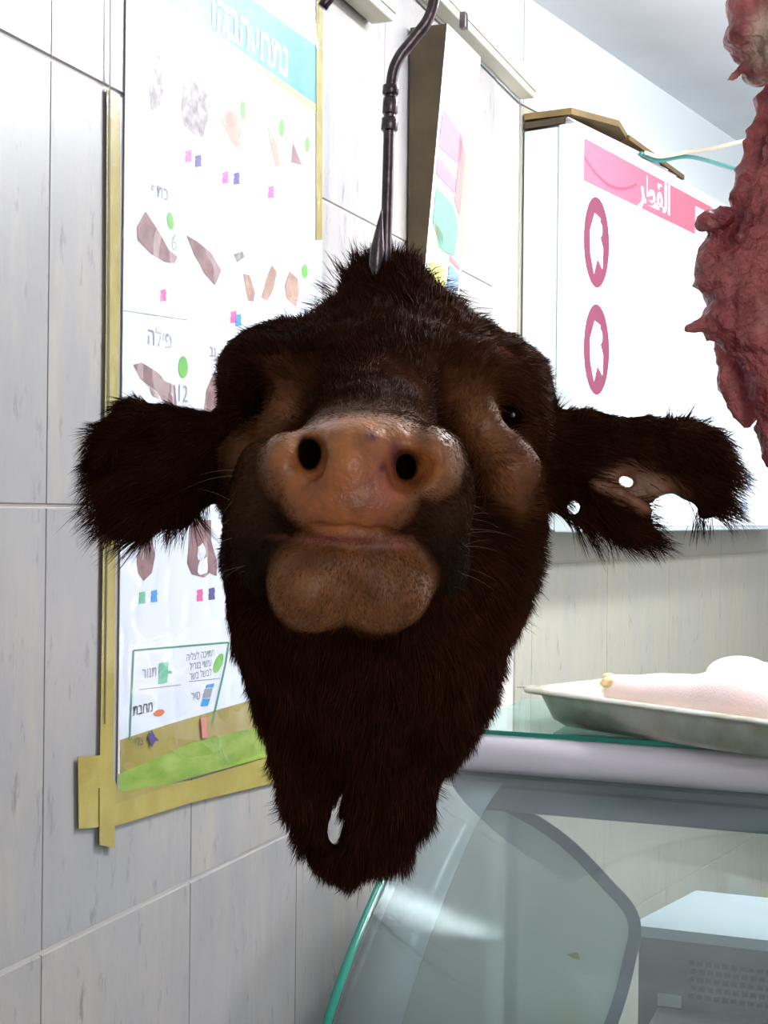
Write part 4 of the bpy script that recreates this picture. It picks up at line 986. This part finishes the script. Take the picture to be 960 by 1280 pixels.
# ------------------------------------------------------------------ hanging meat at the right
M_meat = mat('raw_meat', (150, 72, 76), 0.34, attr=True, col2=(1, 1, 1), nscale=70, bump=1.0, bscale=150, coat=0.12)
for nd in M_meat.node_tree.nodes:
    if nd.type == 'BUMP': nd.inputs['Distance'].default_value = 0.006
def meat(name, build, lo, hi, label, cats, seed, amp=0.0068):
    s = Sculpt(lo, hi, 0.0024); build(s); V, Q = s.polygonise(1); N = vnormals(V, Q)
    W = V.copy(); W[:, 2] *= 0.55
    r = 1-np.abs(vnoise(W+wave(W, 18, seed)*0.012, 62, seed)); r = 0.65*r+0.35*(1-np.abs(vnoise(V+wave(V, 30, seed+9)*0.006, 120, seed+4))); V = V+N*(amp*(r**3-0.35)+0.0014*vnoise(V, 160, seed+1))[:, None]
    t = np.clip(0.5+0.6*vnoise(V, 30, seed+2)+0.35*vnoise(V, 90, seed+5), 0, 1)[:, None]
    c = np.array(lin((140, 52, 58))[:3])*(1-t)+np.array(lin((200, 112, 108))[:3])*t
    f = np.clip((vnoise(V*np.array((1, 1, .5)), 60, seed+3)-0.35)*3, 0, 1)[:, None]*0.4; c = c*(1-f)+np.array(lin((216, 156, 144))[:3])*f
    return V, Q, c
DM = 1.12
def b1(s):
    s.cone((985, 110, DM, 30), (950, 245, DM, 36), 0.012, flat=0.6)
    s.cone((1010, 120, DM+.02, 40), (1010, 300, DM, 60), 0.012, flat=0.5)
    s.ell(926, 330, DM, 56, 68, 0.022, 0.01, rot=14); s.ell(1000, 320, DM, 70, 90, 0.028, 0.012)
    s.ell(888, 276, DM-.01, 15, 12, 0.012, 0.004); s.ell(900, 272, DM-.01, 18, 14, 0.014, 0.006)
    s.cone((859, 411, DM-.01, 8), (905, 402, DM-.01, 20), 0.008, flat=0.8)
    s.ell(940, 400, DM-.012, 50, 56, 0.022, 0.01); s.ell(1000, 430, DM-.01, 70, 100, 0.028, 0.012)
    s.ell(922, 475, DM+.02, 22, 66, 0.009, 0.006, rot=-14); s.ell(966, 470, DM-.008, 34, 70, 0.018, 0.008, rot=-8)
    s.ell(985, 545, DM, 36, 60, 0.018, 0.01)
    s.cone((978, 130, DM-.02, 5), (925, 300, DM-.026, 4), 0.006)
    s.cone((1020, -60, DM+.02, 24), (1010, 130, DM+.02, 34), 0.02, flat=0.6)
V, Q, c = meat('m', b1, (at(835, 0, DM).x, DM-0.07, CH-0.02), (at(1110, 0, DM).x, DM+0.10, CH+0.46), '', '', 41)
mt = np_mesh('hanging_meat', V, Q, M_meat, None, c); tag(mt, 'large wrinkled purplish red raw meat cut hanging at right edge', 'meat')
DM2 = 1.06
def b2(s):
    for x, y, rx, ry in ((925, 12, 18, 22), (930, -20, 22, 26), (918, 50, 14, 10), (926, 44, 18, 16), (940, 68, 22, 14), (950, 88, 24, 18), (935, 62, 20, 14), (930, 30, 16, 16), (960, 20, 44, 60), (990, 60, 44, 46), (970, -40, 50, 50)):
        s.ell(x, y, DM2+random.uniform(-.008, .008), rx, ry, 0.016 if rx < 30 else 0.024, 0.005)
    s.cone((912, 100, DM2-.005, 4), (930, 84, DM2, 5), 0.004)
    s.cone((985, -40, DM2, 30), (985, -130, DM2, 16), 0.02)
V, Q, c = meat('m', b2, (at(895, 0, DM2).x, DM2-0.06, CH+0.30), (at(1050, 0, DM2).x, DM2+0.06, CH+0.50), '', '', 61, 0.002)
ft = np.maximum(soft(V, 962, 45, DM2-.02, 26, 38, 0.04, 0.3), soft(V, 948, 100, DM2-.01, 20, 7, 0.03, 0.4))[:, None]
c = c*(1-ft)+np.array(lin((206, 168, 150))[:3])*ft
m2 = np_mesh('hanging_meat', V, Q, M_meat, None, c); tag(m2, 'knobbly dark red meat piece with pale fat in upper right corner', 'meat')
for nm, x, D, py_, lab in (('meat_hook', 1010, DM+.02, -40, 'steel hook holding the large meat cut at right'), ('meat_hook', 985, DM2, -120, 'steel hook holding the knobbly meat piece at upper right')):
    b_ = at(x, py_, D); h_ = empty(nm, b_, lab, 'hook')
    tube('rod', catmull([Vector((b_.x, 1.214, CH+HRL-0.02)), Vector((b_.x, 1.21, CH+HRL+0.008)), Vector((b_.x, 1.19, CH+HRL+0.0185)), Vector((b_.x, 1.171, CH+HRL)), Vector((b_.x, (1.171+D)/2, CH+HRL-0.06)), b_+Vector((0, 0, 0.03)), b_+Vector((0, 0, -0.03))], 6), 0.004, M_steel, h_)

# ------------------------------------------------------------------ ceiling tube fixtures
M_tube = mat('lit_tube', (255, 255, 255), 0.3, emit=(240, 248, 255), estr=75.0)
for k, (x, y, lab) in enumerate(((0.78, 2.02, 'white ceiling tube light fitting nearest the left wall'), (1.8, 2.2, 'white ceiling tube light fitting over the counter'))):
    fx = empty('tube_light_fitting', (x, y, CH+1.0), lab, 'ceiling light')
    dv = LW.u; sv = LW.n
    obox('fitting_body', Vector((x, y, CH+0.955))-dv*0.54-sv*0.03, dv*1.08, sv*0.06, Vector((0, 0, 0.045)), M_wr, fx, 0.004)
    tube('tube', [Vector((x, y, CH+0.935))-dv*0.52, Vector((x, y, CH+0.935))+dv*0.52], 0.013, M_tube, fx)
